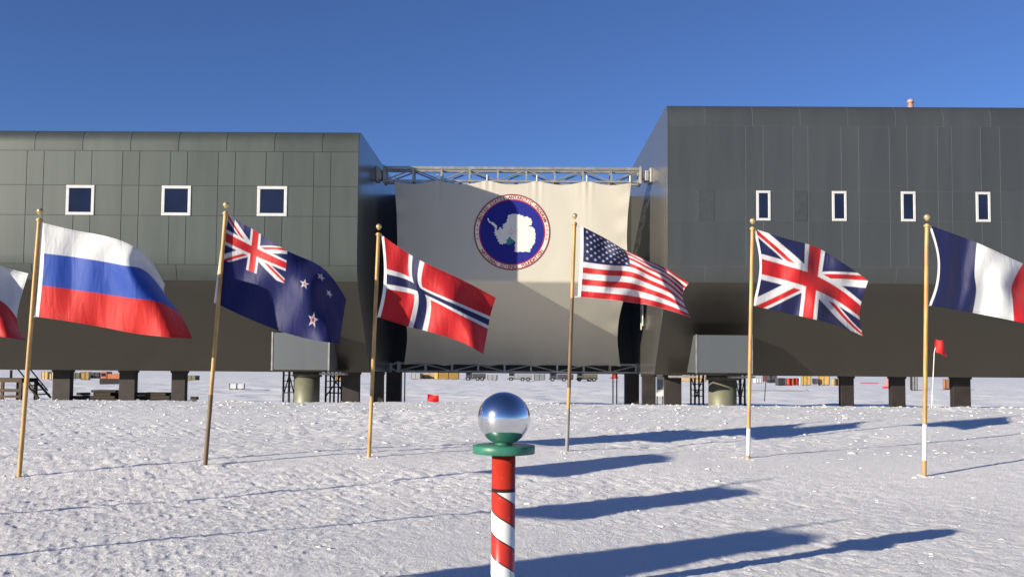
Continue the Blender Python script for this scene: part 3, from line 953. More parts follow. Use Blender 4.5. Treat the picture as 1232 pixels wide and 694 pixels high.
def d_chile(u, v):
    c = base(u, WHT); c = over(c, RED, ss(v - 0.5, 0.006))
    can = np.minimum(ss(u - 1 / 3, 0.004), ss(0.5 - v, 0.006)); c = over(c, BLU2, can)
    return over(c, WHT, ss(star_sdf(u * 1.5, v, 0.25, 0.75, 0.12), 0.008))

FLAG_GROUP = 'national flags flying round the ceremonial pole'
POLE_GROUP = 'flagpoles planted round the ceremonial pole'
def cloth_surface(us, vs_, net, Y, fold, U, V, shift):
    """net[row][col] of photo pixels over parameters vs_ (0 top .. 1 bottom) and us (0 hoist .. 1 fly)"""
    net = np.array(net, float)
    pts3 = np.zeros(net.shape[:2] + (3,))
    for i in range(net.shape[0]):
        for j in range(net.shape[1]):
            p = at(net[i, j, 0], net[i, j, 1], Y)
            pts3[i, j] = (p.x, p.y, p.z)
    out = np.zeros(U.shape + (3,))
    uu = U[0, :]; vv = V[:, 0]
    for k in (0, 2):
        tmp = np.stack([hermite(us, pts3[i, :, k], uu) for i in range(net.shape[0])], 0)
        out[..., k] = np.stack([hermite(vs_, tmp[:, j], vv) for j in range(len(uu))], 1)
    out[..., 1] = Y + fold(U, V)
    k = out[..., 1] / Y                                  # a fold that swings away keeps its bearing
    out[..., 0] *= k
    out[..., 2] = EYE + (out[..., 2] - EYE) * k
    return out + np.array(shift)
def flag(label, net, us, vs_, Y, fold, design, n=(280, 190), shift=(0, 0, 0), size=1.0, header=0.03, pole=None, group=FLAG_GROUP):
    nu, nv = n
    U, V = np.meshgrid(np.linspace(0, 1, nu), np.linspace(0, 1, nv))
    P = cloth_surface(us, vs_, net, Y, fold, U, V, shift)
    root_p = P[0, 0].copy()
    P = root_p + (P - root_p) * size
    C3 = design(U, 1 - V)
    seam = np.minimum(np.minimum(U * 1.6, (1 - U) * 1.6), np.minimum(V, 1 - V))     # stitched hem along the edges
    C3 = C3 * (1 - 0.22 * (np.abs(seam - 0.018) < 0.0045))[..., None]
    me = bpy.data.meshes.new('flag')
    Pf = P - root_p
    me.vertices.add(nu * nv); me.vertices.foreach_set('co', Pf.reshape(-1))
    idx = np.arange(nu * nv).reshape(nv, nu)
    Q = np.stack([idx[:-1, :-1], idx[1:, :-1], idx[1:, 1:], idx[:-1, 1:]], -1).reshape(-1, 4)
    me.loops.add(Q.size); me.loops.foreach_set('vertex_index', Q.ravel().astype(np.int32))
    me.polygons.add(len(Q))
    me.polygons.foreach_set('loop_start', np.arange(0, Q.size, 4, dtype=np.int32))
    me.polygons.foreach_set('loop_total', np.full(len(Q), 4, np.int32))
    me.polygons.foreach_set('use_smooth', np.ones(len(Q), bool))
    at_ = me.color_attributes.new('design', 'FLOAT_COLOR', 'POINT')
    at_.data.foreach_set('color', np.concatenate([C3, np.ones(C3.shape[:2] + (1,))], -1).reshape(-1))
    me.update(calc_edges=True)
    o = bpy.data.objects.new('flag', me); COL.objects.link(o); me.materials.append(M['flag'])
    o.location = root_p
    tag(o, label, 'flag', group)
    # hem on the hoist side and the ties to the staff
    Uh, Vh = np.meshgrid(np.linspace(-header, -0.0005, 5), np.linspace(0, 1, 60))
    hs = cloth_surface(us, vs_, net, Y, fold, Uh, Vh, shift) - root_p
    hs = hs * size
    hb = MB()
    hb.add(hs.reshape(-1, 3).tolist(), [(j * 5 + i, (j + 1) * 5 + i, (j + 1) * 5 + i + 1, j * 5 + i + 1) for j in range(59) for i in range(4)], 0, True)
    h = hb.build('header', M['white_cloth']); h.parent = o
    if pole is not None:
        b0, b1 = pole
        for j in (0, 59):
            p = Vector(hs[j, 1] + root_p)
            t = (p.z - b0.z) / (b1.z - b0.z)
            q = b0 + (b1 - b0) * t
            tb = MB().tube(p - Vector(root_p), q - Vector(root_p), 0.012, n=6)
            t_ = tb.build('tie', M['rope']); t_.parent = o
    return o

def flagpole(label, base_px, top_px, sections, r=0.031, world_base=None, world_top=None, group=POLE_GROUP):
    if world_base is None:
        g = on_ground(*base_px); Y = g.y
        b = Vector((g.x, Y, gz(g.x, Y))); t = at(top_px[0], top_px[1], Y)
        py_b, py_t = base_px[1], top_px[1]
    else:
        b, t = world_base, world_top; py_b, py_t = 0, 1
    root = empty('flagpole', b, label, 'flagpole', group)
    BASES.append((b.x, b.y))
    d = t - b
    lo = b - d.normalized() * 0.25
    # sections: list of (fraction where it ends, material, part name)
    prev = -0.25 / d.length
    for frac, m, nm in sections:
        k0, k1 = b + d * prev, b + d * frac
        rr = r if nm == 'staff' else r * 1.06
        mb = MB().tube(k0, k1, rr, n=14)
        if nm == 'staff':
            mb.tube(b + d * (frac - 0.012), b + d * (frac - 0.004), r * 1.5, n=14)
        mb.build(nm, m, root)
        prev = frac
    f = MB(); top = b + d
    f.lathe(top, [(0.001, -0.01), (0.024, -0.005), (0.024, 0.006), (0.041, 0.026), (0.047, 0.046), (0.041, 0.070), (0.024, 0.086), (0.001, 0.092)], 20)
    f.build('finial', M['brass'], root)
    return b, t

def wave(amp, ku, kv, ph, curl=0.0, a2=0.0):
    def f(U, V):
        Uc = np.clip(U, 0, 1)
        t = 2 * np.pi * (ku * U + kv * V) + ph
        z = 1.75 * amp * (0.3 + 0.7 * Uc) * (np.sin(t) + 0.28 * np.sin(2 * t + 0.7)) * np.clip(Uc * 5, 0, 1)
        z += 1.6 * a2 * np.sin(2 * np.pi * (2.7 * ku * U - 1.6 * kv * V + 0.3)) * np.clip(Uc * 4, 0, 1)
        z += curl * np.clip((Uc - 0.62) / 0.38, 0, 1) ** 2 * np.clip(1.2 - V, 0, 1)
        return z
    return f
def crop(ox, oy, s, rows):
    return [[(ox + x / s, oy + y / s) for x, y in r] for r in rows]

# poles that the photo shows
pR = flagpole('gold flagpole carrying the white blue and red striped flag', (23, 573), (48, 258), [(0.985, M['gold'], 'staff')])
pN = flagpole('brownish gold leaning flagpole carrying the navy flag with red stars', (247, 559.5), (272, 250), [(0.27, M['brown_pole'], 'lower_section'), (0.985, M['gold'], 'staff')])
pW = flagpole('gold flagpole carrying the red flag with blue and white cross', (444, 549.5), (455.8, 276), [(0.985, M['gold'], 'staff')])
pU = flagpole('gold flagpole with grey foot carrying the stars and stripes flag', (682, 542), (691.5, 263), [(0.18, M['grey_pole'], 'foot_section'), (0.27, M['gold'], 'lower_section'), (0.655, M['brown_pole'], 'middle_section'), (0.985, M['gold'], 'staff')])
pK = flagpole('gold flagpole with white lower end carrying the red crossed navy flag', (900, 550), (905.5, 269), [(0.012, M['wood_tip'], 'tip'), (0.125, M['white_pole'], 'lower_section'), (0.985, M['gold'], 'staff')])
pF = flagpole('tall gold flagpole with white lower end carrying the blue white and red flag', (1112, 572), (1115.3, 265), [(0.06, M['wood_tip'], 'tip'), (0.20, M['white_pole'], 'lower_section'), (0.985, M['gold'], 'staff')])

netR = crop(0, 240, 3.856, [
    [(205, 110), (340, 142), (490, 170), (600, 208), (690, 272), (765, 395)],
    [(205, 250), (330, 265), (450, 283), (570, 305), (672, 330), (768, 440)],
    [(195, 398), (330, 417), (470, 437), (610, 458), (735, 475), (835, 528)],
    [(180, 545), (330, 567), (480, 593), (620, 620), (760, 637), (893, 645)]])
flag('white, blue and red striped flag on the leftmost full flagpole', netR, [0, .2, .4, .6, .8, 1], [0, 1 / 3, 2 / 3, 1], pR[0].y + 0.0,
     wave(0.055, 1.3, -0.35, 0.6, curl=0.75, a2=0.012), d_tri_h(WHT, BLU2, (0.52, 0.018, 0.016)), pole=pR, header=0.028)
netN = crop(240, 240, 3.858, [
    [(133, 70), (262, 148), (408, 238), (575, 320), (682, 465)],
    [(108, 278), (240, 335), (393, 388), (545, 440), (668, 540)],
    [(80, 482), (200, 540), (360, 605), (510, 648), (650, 668)]])
flag('navy flag with union canton and four red stars', netN, [0, .25, .5, .75, 1], [0, .5, 1], pN[0].y + 0.05,
     wave(0.07, 1.1, -0.5, 2.2, curl=0.5, a2=0.02), d_nz, pole=pN, header=0.03)
netW = crop(440, 260, 3.853, [
    [(85, 95), (200, 175), (272, 215), (440, 292), (603, 378)],
    [(97, 245), (203, 283), (262, 328), (420, 398), (577, 465)],
    [(95, 338), (225, 362), (300, 388), (420, 448), (567, 522)],
    [(68, 470), (198, 512), (285, 533), (430, 578), (545, 640)]])
flag('red flag with white edged blue cross in front of the banner', netW, [0, 6 / 22, 10 / 22, .72, 1], [0, .375, .625, 1], pW[0].y + 0.0,
     wave(0.06, 1.2, -0.45, 1.1, curl=0.3, a2=0.015), d_norway, pole=pW, header=0.03)
netU = crop(670, 250, 4.628, [
    [(148, 108), (262, 166), (372, 230), (490, 285), (610, 340), (735, 420)],
    [(146, 300), (280, 318), (410, 330), (520, 380), (620, 430), (700, 500)],
    [(133, 497), (260, 508), (400, 525), (530, 545), (640, 575), (745, 610)]])
flag('stars and stripes flag with navy starred canton and red stripes', netU, [0, .2, .4, .6, .8, 1], [0, 7 / 13, 1], pU[0].y,
     wave(0.10, 1.5, -0.65, 0.2, a2=0.03), d_us, pole=pU, header=0.028)
netK = crop(880, 250, 4.083, [
    [(120, 105), (262, 150), (412, 192), (550, 272), (672, 358)],
    [(150, 288), (270, 320), (395, 360), (520, 425), (630, 508)],
    [(117, 482), (250, 513), (375, 540), (510, 575), (645, 628)]])
flag('navy flag with red and white crosses over its whole field', netK, [0, .25, .5, .75, 1], [0, .5, 1], pK[0].y,
     wave(0.07, 1.2, -0.5, 3.4, curl=0.2, a2=0.02), lambda u, v: jack(u, v), pole=pK, header=0.025)
netF = crop(1080, 240, 3.303, [
    [(134, 105), (315, 172), (498, 255), (670, 330)],
    [(168, 250), (306, 300), (452, 350), (650, 430)],
    [(160, 345), (312, 365), (457, 402), (640, 470)],
    [(134, 422), (298, 450), (462, 482), (630, 520)]])
flag('blue, white and red upright striped flag cut by the right edge', netF, [0, 1 / 3, 2 / 3, 1], [0, .45, .75, 1], pF[0].y,
     wave(0.08, 1.4, -0.3, 0.9, a2=0.02), d_tri_v(NAVY, WHT, (0.52, 0.012, 0.018)), pole=pF, header=0.022)

# the next three of the half circle stand beyond the left edge and throw their shadows into view
SIMPLE = [(0.985, M['gold'], 'staff')]
pC = flagpole('gold flagpole beyond the left edge carrying the white and red flag', (-192, 631), (-168, 262), SIMPLE)
netC = [[(-160, 268), (-100, 282), (-40, 306), (0, 320), (34, 329)],
        [(-163, 326), (-105, 336), (-45, 346), (0, 361), (20.5, 383)],
        [(-168, 388), (-110, 396), (-50, 402), (0, 405), (32, 410)]]
flag('white over red flag reaching in from the left edge', netC, [0, .28, .56, .8, 1], [0, .5, 1], pC[0].y,
     wave(0.06, 1.2, -0.5, 1.8, curl=0.15, a2=0.02), d_chile, pole=pC, header=0.03)
for (bx, by, sz, label_f, label_p, dsg) in (
        (-8.45, 5.55, 0.8, 'black, yellow and red upright striped flag left of the photographer', 'gold flagpole left of the photographer with a black yellow and red flag', d_tri_v((0.01, 0.01, 0.01), (0.6, 0.38, 0.03), RED)),
        (-8.75, 2.25, 0.85, 'pale blue and white striped flag left of the photographer', 'gold flagpole left of the photographer with a pale blue and white flag', d_tri_h((0.22, 0.45, 0.68), WHT, (0.22, 0.45, 0.68)))):
    b = Vector((bx, by, gz(bx, by))); t = b + Vector((0.25, 0, 3.75))
    pp = flagpole(label_p, None, None, SIMPLE, world_base=b, world_top=t)
    q = at(*netR[0][0], pR[0].y); top_now = Vector((b.x + 0.28, by, b.z + 3.55))
    sh = top_now - q
    flag(label_f, netR, [0, .2, .4, .6, .8, 1], [0, 1 / 3, 2 / 3, 1], pR[0].y, wave(0.06, 1.3, -0.35, bx, curl=0.4, a2=0.012), dsg,
         n=(90, 60), shift=tuple(sh), size=sz, header=0.028, pole=pp)

build_clods()

# ------------------------------------------------------------------ ceremonial pole
CP_Y = 6.9
ct = at(606, 545, CP_Y)
cb = Vector((ct.x, CP_Y, gz(ct.x, CP_Y)))
cer = empty('ceremonial_pole', cb, 'red and white striped post with mirror ball on a green plate', 'ceremonial pole')
PR = 14.2 / F * CP_Y
def stripe_mat(ztop):
    m, nt, p = node_mat('barber_stripe_paint')
    p.inputs['Roughness'].default_value = 0.28
    p.inputs['Specular IOR Level'].default_value = 0.5
    N = nt.nodes.new; Lk = nt.links.new
    tc = N('ShaderNodeTexCoord'); sp = N('ShaderNodeSeparateXYZ'); Lk(tc.outputs['Object'], sp.inputs[0])
    def math_(op, a, b=None, c=None):
        n = N('ShaderNodeMath'); n.operation = op
        for i, x in enumerate((a, b, c)):
            if x is None: continue
            if isinstance(x, (int, float)): n.inputs[i].default_value = x
            else: Lk(x, n.inputs[i])
        return n.outputs[0]
    ang = math_('ARCTAN2', sp.outputs[0], math_('MULTIPLY', sp.outputs[1], -1.0))    # 0 facing the viewer side, + to the right
    period = 52.2 / F * CP_Y
    ph = math_('ADD', math_('DIVIDE', sp.outputs[2], period), math_('DIVIDE', ang, 2 * math.pi))
    ph = math_('ADD', ph, PHASE)
    fr = math_('FRACT', ph)
    white = math_('LESS_THAN', fr, 0.5)
    e1 = math_('ABSOLUTE', math_('SUBTRACT', math_('FRACT', math_('ADD', math_('MULTIPLY', ph, 2.0), 0.5)), 0.5))
    line = math_('LESS_THAN', e1, 0.035)
    cap = math_('GREATER_THAN', sp.outputs[2], ztop)
    band = math_('LESS_THAN', math_('ABSOLUTE', math_('SUBTRACT', sp.outputs[2], ztop)), 0.0125)
    wh = math_('MULTIPLY', white, math_('SUBTRACT', 1.0, cap))
    ln = math_('MAXIMUM', math_('MULTIPLY', line, math_('SUBTRACT', 1.0, cap)), band)
    nz = N('ShaderNodeTexNoise'); nz.inputs['Scale'].default_value = 55; nz.inputs['Detail'].default_value = 3; Lk(tc.outputs['Object'], nz.inputs['Vector'])
    chip = math_('MULTIPLY', math_('GREATER_THAN', nz.outputs['Fac'], 0.715), math_('SUBTRACT', 1.0, wh))
    n2 = N('ShaderNodeTexNoise'); n2.inputs['Scale'].default_value = 9; n2.inputs['Detail'].default_value = 5; Lk(tc.outputs['Object'], n2.inputs['Vector'])
    red = N('ShaderNodeMix'); red.data_type = 'RGBA'; red.inputs[6].default_value = (0.36, 0.022, 0.014, 1); red.inputs[7].default_value = (0.50, 0.040, 0.022, 1); Lk(n2.outputs['Fac'], red.inputs[0])
    whc = N('ShaderNodeMix'); whc.data_type = 'RGBA'; whc.inputs[6].default_value = (0.60, 0.60, 0.57, 1); whc.inputs[7].default_value = (0.76, 0.76, 0.74, 1); Lk(n2.outputs['Fac'], whc.inputs[0])
    def mixc(f, a, b):
        n = N('ShaderNodeMix'); n.data_type = 'RGBA'; Lk(f, n.inputs[0])
        for i, x in ((6, a), (7, b)):
            if isinstance(x, tuple): n.inputs[i].default_value = x
            else: Lk(x, n.inputs[i])
        return n.outputs[2]
    c = mixc(wh, red.outputs[2], whc.outputs[2])
    c = mixc(chip, c, (0.70, 0.62, 0.58, 1))
    c = mixc(ln, c, (0.035, 0.018, 0.012, 1))
    Lk(c, p.inputs['Base Color'])
    b = N('ShaderNodeBump'); b.inputs['Strength'].default_value = 0.15; b.inputs['Distance'].default_value = 0.004
    Lk(n2.outputs['Fac'], b.inputs['Height']); Lk(b.outputs[0], p.inputs['Normal'])
    return m
zt_local = ct.z - cb.z
z_band = at(606, 590.5, CP_Y - PR).z - cb.z
# white begins (top edge) on the left limb at photo row 611
z_w = at(592, 609.5, CP_Y).z - cb.z
period = 52.2 / F * CP_Y
PHASE = (0.5 - (z_w / period + (-math.pi / 2) / (2 * math.pi))) % 1.0
post = MB().lathe((0, 0, 0), [(PR, -0.3), (PR, zt_local - 0.003), (0.01, zt_local - 0.003)], 64).build('post', stripe_mat(z_band))
post.parent = cer
pl_r = 37.3 / F * CP_Y
pl_top = zt_local + 0.058
plate = MB().lathe((0, 0, 0), [(0.01, zt_local), (pl_r - 0.003, zt_local), (pl_r, zt_local + 0.003), (pl_r, pl_top - 0.004), (pl_r - 0.004, pl_top), (0.01, pl_top)], 72).build('plate', M['green'])
plate.parent = cer
sr = 31.4 / F * CP_Y
me = bpy.data.meshes.new('mirror_ball')
bm = bmesh.new(); bmesh.ops.create_uvsphere(bm, u_segments=128, v_segments=64, radius=sr)
for f in bm.faces: f.smooth = True
bm.to_mesh(me); bm.free()
ball = bpy.data.objects.new('mirror_ball', me); COL.objects.link(ball); me.materials.append(M['mirror'])
ball.parent = cer; ball.location = (0, 0, pl_top + sr + 0.004)
ring_ = MB().lathe((0, 0, 0), [(0.05, pl_top + 0.001), (0.062, pl_top + 0.001), (0.062, pl_top + 0.012), (0.05, pl_top + 0.014)], 32).build('seat_ring', M['green'])
ring_.parent = cer

# ------------------------------------------------------------------ red marker flags
def marker(label, base_w, top_w, cloth_px, Y, m_staff):
    root = empty('marker_flag', base_w, label, 'marker flag', 'small red marker flags')
    MB().tube(base_w - Vector((0, 0, 0.15)), top_w, 0.022, 0.016, n=8).build('staff', m_staff, root)
    mb = MB(); n = 14
    pts = np.array(cloth_px, float)
    vs = []
    for j in range(n):
        for i in range(n):
            u, v = i / (n - 1), j / (n - 1)
            q = (pts[0] * (1 - u) + pts[1] * u) * (1 - v) + (pts[3] * (1 - u) + pts[2] * u) * v
            p = at(q[0], q[1], Y)
            vs.append((p.x, Y + 0.06 * math.sin(5 * u + 3 * v) - 0.03, p.z + 0.02 * math.sin(7 * u)))
    mb.add(vs, [(j * n + i, (j + 1) * n + i, (j + 1) * n + i + 1, j * n + i + 1) for j in range(n - 1) for i in range(n - 1)], 0, True)
    mb.build('cloth', M['red_cloth'], root)
    return root
g = at(1120.5, 486, 37.0); g.z = gz(g.x, g.y)
rm = marker('red marker flag on thin white staff beside the tall flagpole', g, at(1124, 425, g.y), [(1123.5, 408), (1133, 409.5), (1142, 415), (1126, 428)][:2] + [(1139.5, 429.5), (1126, 424)], g.y, M['white_pole'])
tp = at(1124, 425, g.y)
MB().path([tp, tp + Vector((0.02, 0, 0.12)), at(1125.5, 418, g.y)], 0.014, n=6).build('bent_tip', M['white_pole'], rm)
g = on_ground(514.5, 484.5); g.z = gz(g.x, g.y)
marker('short red marker flag standing in the churned snow below the banner', g, at(514.5, 473.5, g.y), [(514.5, 474), (528, 475.5), (528, 483.5), (514.5, 483)], g.y, M['brown_pole'])

# ------------------------------------------------------------------ things under and behind the station
def box_thing(name, cat, label, px0, px1, py_b, h_px, m, group=None, depth=None, extra=None, rot=0.0, ybase=None):
    g = on_ground((px0 + px1) / 2, py_b)
    Y = g.y if ybase is None else ybase
    x0, x1 = at(px0, py_b, Y).x, at(px1, py_b, Y).x
    k = Y / F
    hh = h_px * k
    c = Vector(((x0 + x1) / 2, Y, gz((x0 + x1) / 2, Y)))
    o = empty(name, c, label, cat, group)
    return o, x0, x1, Y, c.z, hh, k
def crate(label, px0, px1, py_b, h_px, m, name='crate', cat='crate', group='cargo crates behind the station', bands=True):
    h_px *= random.uniform(0.72, 1.1)
    o, x0, x1, Y, z, hh, k = box_thing(name, cat, label, px0, px1, py_b, h_px, m, group)
    o.rotation_euler.z = random.uniform(-0.3, 0.3)
    d = max(0.6, 0.7 * (x1 - x0))
    MB().box(x0, x1, Y, Y + d, z + 0.12, z + hh, bev=0.03).build('body', m, o)
    sk = MB()
    for t in (0.06, 0.44, 0.82):
        sk.box(x0 + (x1 - x0) * t, x0 + (x1 - x0) * (t + 0.12), Y + 0.01, Y + d - 0.01, z - 0.05, z + 0.12)
    sk.build('skid', M['wood'], o)
    if bands:
        for t in (0.04, 0.5, 0.96):
            b = MB()
            xx = x0 + (x1 - x0) * t
            b.box(xx - 0.05, xx + 0.05, Y - 0.03, Y + d + 0.03, z + 0.13, z + hh + 0.03)
            b.build('batten', M['dark_wood'], o)
    return o
YEL = mat('yellow_paint', (0.40, 0.25, 0.07), 0.6, var=0.35); ORG = mat('orange_paint', (0.38, 0.11, 0.035), 0.5, var=0.2)
TAN = mat('tan_plywood', (0.36, 0.25, 0.12), 0.7, var=0.2); REDP = mat('red_paint', (0.42, 0.03, 0.02), 0.5, var=0.2)
WHP = mat('white_paint', (0.72, 0.72, 0.71), 0.5, var=0.06); GRY = mat('grey_paint', (0.22, 0.23, 0.24), 0.6, var=0.2)
DKG = mat('dark_machine', (0.05, 0.05, 0.055), 0.6, var=0.3); RUB = mat('black_rubber', (0.015, 0.015, 0.015), 0.8)
OLV = mat('olive_tarpaulin', (0.10, 0.10, 0.06), 0.8, var=0.3, bump=0.3); PNK = mat('pink_tarpaulin', (0.42, 0.16, 0.15), 0.8, var=0.2)

for args in [
    ('yellow crate far behind the left block, first from the wooden stair', 49, 58, 455.5, 11, YEL),
    ('tan plywood crate behind the first pillar of the left block', 58.5, 65, 456, 10, TAN),
    ('brown tarpaulin covered crate between the first two left pillars', 85, 96, 455, 9, OLV),
    ('yellow ochre crate between the first two left pillars', 97, 107, 456, 9, YEL),
    ('dark crate next to the orange machine', 108, 119, 455, 8, DKG),
    ('low olive crate right of the third left pillar', 224, 236, 457, 6, OLV),
    ('white crate lying alone on the snow behind the left block', 275, 294, 468, 7, WHP),
    ('pale yellow crate beside the round column of the left block', 404, 411, 457, 8, YEL),
    ('grey crate under the left end of the lower truss', 494, 506, 455.5, 8, GRY),
    ('tan crate under the lower truss left of the long yellow one', 508, 524, 455.5, 7, TAN),
    ('long yellow cargo crate under the lower truss', 526, 553, 456, 8, YEL),
    ('grey white crate under the middle of the lower truss', 586, 598, 457, 7, GRY),
    ('pale crate under the lower truss between two dark trucks', 642, 656, 457, 7, GRY),
    ('brown crate with dark lid behind the right block left of the round column', 816, 848, 458.5, 8, TAN),
    ('white crate furthest left behind the right block by the pole', 909, 917, 460.5, 8, WHP),
    ('dark red crate beside the thin dark pole', 918, 924.5, 459.5, 8, mat('maroon', (0.12, 0.03, 0.03), 0.6)),
    ('black crate left of the red drums', 936, 946, 463, 9, DKG),
    ('left yellow cargo crate behind the right block', 966, 976, 463.5, 12, YEL),
    ('right yellow cargo crate behind the right block', 985, 998, 463.5, 12, YEL),
    ('small purple grey crate between the two yellow crates', 979, 984, 462, 9, mat('purple_grey', (0.16, 0.12, 0.18), 0.6)),
    ('brown grey crate beside the last pillar of the right block', 1137.5, 1147, 468.5, 12.5, mat('rust_plywood', (0.32, 0.15, 0.07), 0.7, var=0.2)),
    ('grey cabinet beside the black ladder', 1097, 1104, 469, 18, GRY)]:
    crate(*args)

def drum(label, px, py_b, w_px, h_px, m):
    g = on_ground(px, py_b); k = g.y / F; r = w_px * k / 2; h = h_px * k
    z = gz(g.x, g.y)
    o = empty('drum', (g.x, g.y, z), label, 'drum', 'fuel drums behind the station')
    MB().lathe((g.x, g.y, z - 0.03), [(0.01, 0), (r, 0), (r, h * .3), (r * 1.05, h * .33), (r, h * .36), (r, h * .63), (r * 1.05, h * .66), (r, h * .69), (r, h), (r * .93, h), (r * .9, h - .03), (0.01, h - .03)], 20).build('shell', m, o)
for i, (px, lab, m) in enumerate(((948.5, 'red fuel drum nearest the black crate', REDP), (953.2, 'orange red fuel drum second from the black crate', ORG), (957.8, 'red fuel drum third from the black crate', REDP), (961.5, 'white fuel drum at the right end of the red drums', WHP), (1003, 'ochre fuel drum beside the right yellow crate', TAN), (1008.5, 'brown fuel drum beside a pillar of the right block', mat('brown_drum', (0.2, 0.11, 0.06), 0.6)))):
    drum(lab, px, 463, 5.0, 9, m)

def truck(label, px0, px1, py_b, h_px, m, tracked=False, name='truck', cat='truck', group='vehicles parked behind the station'):
    o, x0, x1, Y, z, hh, k = box_thing(name, cat, label, px0, px1, py_b, h_px, m, group)
    L = x1 - x0; d = 2.2
    wr = min(0.5, hh * 0.32)
    MB().box(x0, x1, Y + 0.1, Y + d - 0.1, z + wr * 0.9, z + wr * 1.25, bev=0.04).build('chassis', DKG, o)
    MB().box(x0 + L * .36, x1, Y, Y + d, z + wr * 1.25 + .004, z + hh * .95, bev=0.06).build('body', m, o)
    cb_ = MB().box(x0 + L * .05, x0 + L * .33, Y + .05, Y + d - .05, z + wr * 1.25 + .004, z + hh * 1.15, bev=0.12).build('cab', m, o)
    MB().box(x0 + L * .08, x0 + L * .28, Y + .035, Y + .045, z + hh * .72, z + hh * 1.02).build('window', M['glass'], cb_)
    for yy in (Y - 0.12, Y + d - 0.18):
        if tracked:
            t = MB().box(x0 + L * .02, x1 - L * .02, yy, yy + .34, z - .05, z + wr * 1.8, bev=min(wr * .7, .3)); t.build('track', RUB, o)
        else:
            for t in (.16, .62, .84):
                xx = x0 + L * t
                w = MB().tube((xx, yy, z + wr - .04), (xx, yy + .32, z + wr - .04), wr, n=20).build('wheel', RUB, o)
                MB().tube((xx, yy - .012, z + wr - .04), (xx, yy, z + wr - .04), wr * .5, n=14).build('rim', GRY, w)
truck('dark grey truck under the lower truss right of the long yellow crate', 559, 584, 457.5, 9, DKG)
truck('dark truck with grey wheels straight above the mirror ball', 610, 640, 458, 9, GRY)
truck('dark loader under the right part of the lower truss', 660, 690, 458.5, 9, DKG)
truck('brown black truck under the right end of the lower truss', 693, 719, 458.5, 9, OLV)
truck('orange tracked machine behind the left block beside its second pillar', 119, 147, 461.5, 13, ORG, True, 'tracked_loader', 'tracked machine')
truck('dark tracked machine behind the right block left of the drums', 925, 935, 460, 9, DKG, True, 'tracked_loader', 'tracked machine')

def cones(label, px0, px1, py_b, h_px, m, name, cat):
    o, x0, x1, Y, z, hh, k = box_thing(name, cat, label, px0, px1, py_b, h_px, m)
    r = (x1 - x0) / 2; c = ((x0 + x1) / 2, Y + r, z)
    MB().lathe(c, [(r, -.05), (r * .95, hh * .25), (r * .5, hh * .75), (r * .1, hh), (.001, hh)], 14).build('cover', m, o)
    MB().box(x0 - .3, x1 + .1, Y - .08, Y + 2 * r, z + .02, z + hh * .16, bev=.03).build('sled', REDP, o)
cones('pink tarpaulin heap on a red sled beside a right block pillar', 1066, 1073, 466, 15, PNK, 'loaded_sled', 'sled')
cones('red topped tripod heap under the right end of the lower truss', 735.5, 744, 455, 8, REDP, 'loaded_sled', 'sled')

g = on_ground(1046, 461.5); x0, x1 = at(1035, 461, g.y).x, at(1057, 461, g.y).x
tag(MB().path([(x0, g.y, FAR_Z + .12), ((x0 + x1) / 2, g.y, FAR_Z + .16), (x1, g.y, FAR_Z + .14)], .09).build('fuel_hose', REDP), 'thin red hose lying on the far snow behind the right block', 'hose')
# long pipe and pole behind the round column of the right block
g = on_ground(930, 470.8)
pp_ = MB().path([(at(893, 470, g.y).x, g.y, FAR_Z + .12), (at(968, 470, g.y).x, g.y, FAR_Z + .12), (at(969.5, 470, g.y).x, g.y, FAR_Z + .30), (at(974, 470, g.y).x, g.y, FAR_Z + .06)], .07)
tag(pp_.build('pipe', GRY), 'long grey pipe lying on the snow behind the right block', 'pipe')
g = on_ground(919.5, 482.5)
tag(MB().tube((g.x, g.y, gz(g.x, g.y) - .2), at(922, 449, g.y), .05, n=8).build('pole', M['black']), 'thin black leaning pole beside the flagpole with white lower end', 'pole')
# ladder
g = on_ground(1112, 483.5)
la = empty('ladder', (g.x, g.y, 0), 'black steel ladder under the right block behind the tall flagpole', 'ladder')
xa_, xb_ = at(1105.5, 470, g.y).x, at(1119.5, 470, g.y).x
Yl_ = 47.6
for x in (xa_, xb_):
    MB().box(x - .05, x + .05, Yl_ - .03, Yl_ + .03, -.2, BEV[1]).build('rail', M['black'], la)
for k in range(5):
    MB().tube((xa_, Yl_, .1 + .26 * k), (xb_, Yl_, .1 + .26 * k), .028, n=8).build('rung', M['black'], la)
# small notice board between the pillars at the right block's end
g = at(794, 465, 53)
nb = empty('notice_board', (g.x, 53, FAR_Z), 'narrow white board between two pillars right of the banner', 'board')
xn0, xn1 = at(790, 465, 53).x, at(798.5, 465, 53).x
MB().box(xn0, xn1, 53, 53.05, .2, 1.36, bev=.01).build('panel', WHP, nb)
MB().box(xn0 + .05, xn1 - .05, 52.985, 52.996, .55, 1.1).build('blue_sheet', mat('grey_blue_sheet', (.2, .27, .36), .7, var=.6, scale=7), nb)
for x in (xn0 + .04, xn1 - .04):
    MB().box(x - .03, x + .03, 53.052, 53.1, -1.6, 1.3).build('leg', M['wood'], nb)

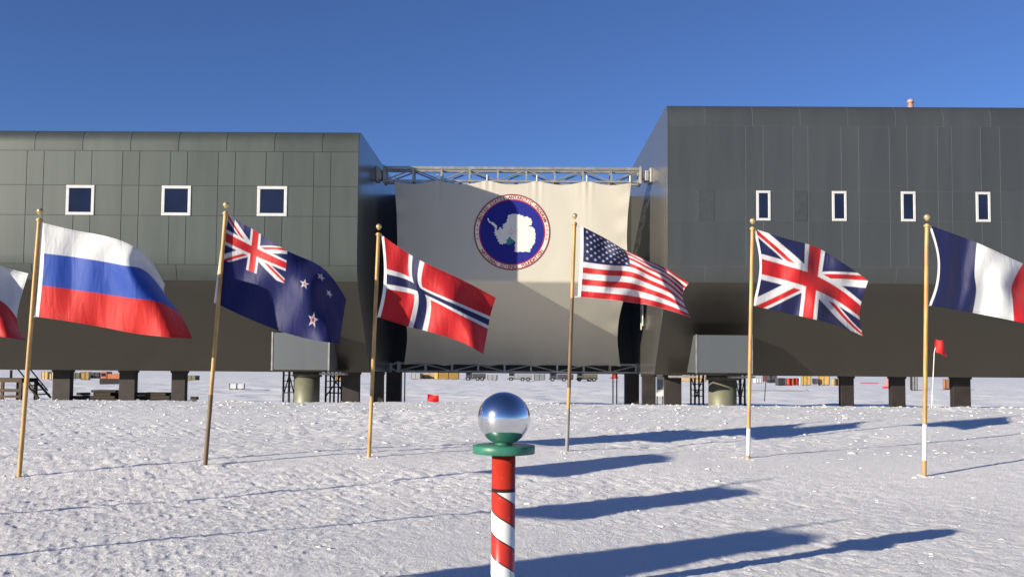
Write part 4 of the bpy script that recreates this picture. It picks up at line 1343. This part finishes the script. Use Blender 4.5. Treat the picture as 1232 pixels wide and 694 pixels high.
# timber stacks between the left pillars
def stack(label, px0, px1, y_top, Y, seed):
    rnd = random.Random(seed)
    x0, x1 = X(px0, Y, 478), X(px1, Y, 478)
    zt_ = at((px0 + px1) / 2, y_top, Y).z
    o = empty('timber_stack', ((x0 + x1) / 2, Y, 0), label, 'timber stack', 'dark timber stacks under the left block')
    z = gz((x0 + x1) / 2, Y) - .06; k = 0
    mb = MB()
    while z < zt_ - .08:
        h = rnd.uniform(.12, .18)
        for r in range(3):
            a = x0 + rnd.uniform(0, .25) * (1 + k * .4); b = x1 - rnd.uniform(0, .25) * (1 + k * .4)
            if b - a > .3: mb.box(a, b, Y + r * .3, Y + r * .3 + .27, z, z + h - .012, bev=.012)
        z += h; k += 1
    mb.build('beam', M['dark_wood'], o)
stack('low dark timber stack right of the first left pillar', 84.5, 99.5, 473.5, 47.75, 1)
stack('dark timber stack left of the second left pillar', 103, 143, 469.5, 47.75, 2)
stack('dark timber stack between the second and third left pillars', 162.5, 206, 471, 47.75, 3)
stack('short low timber stack right of the third left pillar', 222.5, 233, 476.5, 47.75, 4)

# wooden stair at the far left
Yw = 47.2
ws = empty('wooden_stair', (X(15, Yw, 470), Yw, 0), 'brown wooden stair landing with dark handrails at the left edge', 'stair')
xA, xB = X(-30, Yw, 465), X(26, Yw, 465)
MB().box(xA, xB, Yw, Yw + 1.6, .78, .98, bev=.01).build('landing', M['wood'], ws)
for px in (-28, 2, 24):
    x = X(px, Yw, 465)
    for yy in (Yw + .02, Yw + 1.5):
        MB().box(x - .07, x + .07, yy, yy + .12, -.3, .778).build('post', M['wood'], ws)
MB().box(xA, xB, Yw - .03, Yw - .004, .30, .46).build('cross_board', M['wood'], ws)
MB().box(xA, xB, Yw - .03, Yw - .004, .02, .14).build('cross_board', M['wood'], ws)
for yy in (Yw + .1, Yw + 1.3):
    MB().tube((xB - .05, yy, .95), (X(46, Yw, 465), yy, .0), .06, n=8).build('stringer', M['dark_wood'], ws)
    MB().tube((X(18, Yw, 465), yy, 1.5), (X(42, Yw, 465), yy, .35), .035, n=8).build('handrail', M['black'], ws)
for k in range(4):
    t = (k + .5) / 4.3
    x = (xB - .05) * (1 - t) + X(46, Yw, 465) * t
    MB().box(x - .14, x + .14, Yw + .15, Yw + 1.25, .95 * (1 - t) - .02, .95 * (1 - t) + .03).build('tread', M['wood'], ws)
for k, px in enumerate((-20, -5, 12)):
    x = X(px, Yw, 465)
    MB().box(x - .05, x + .05, Yw + .03, Yw + .1, .982, 1.38).build('baluster', M['wood'], ws)

print('scene built', len(bpy.data.objects))
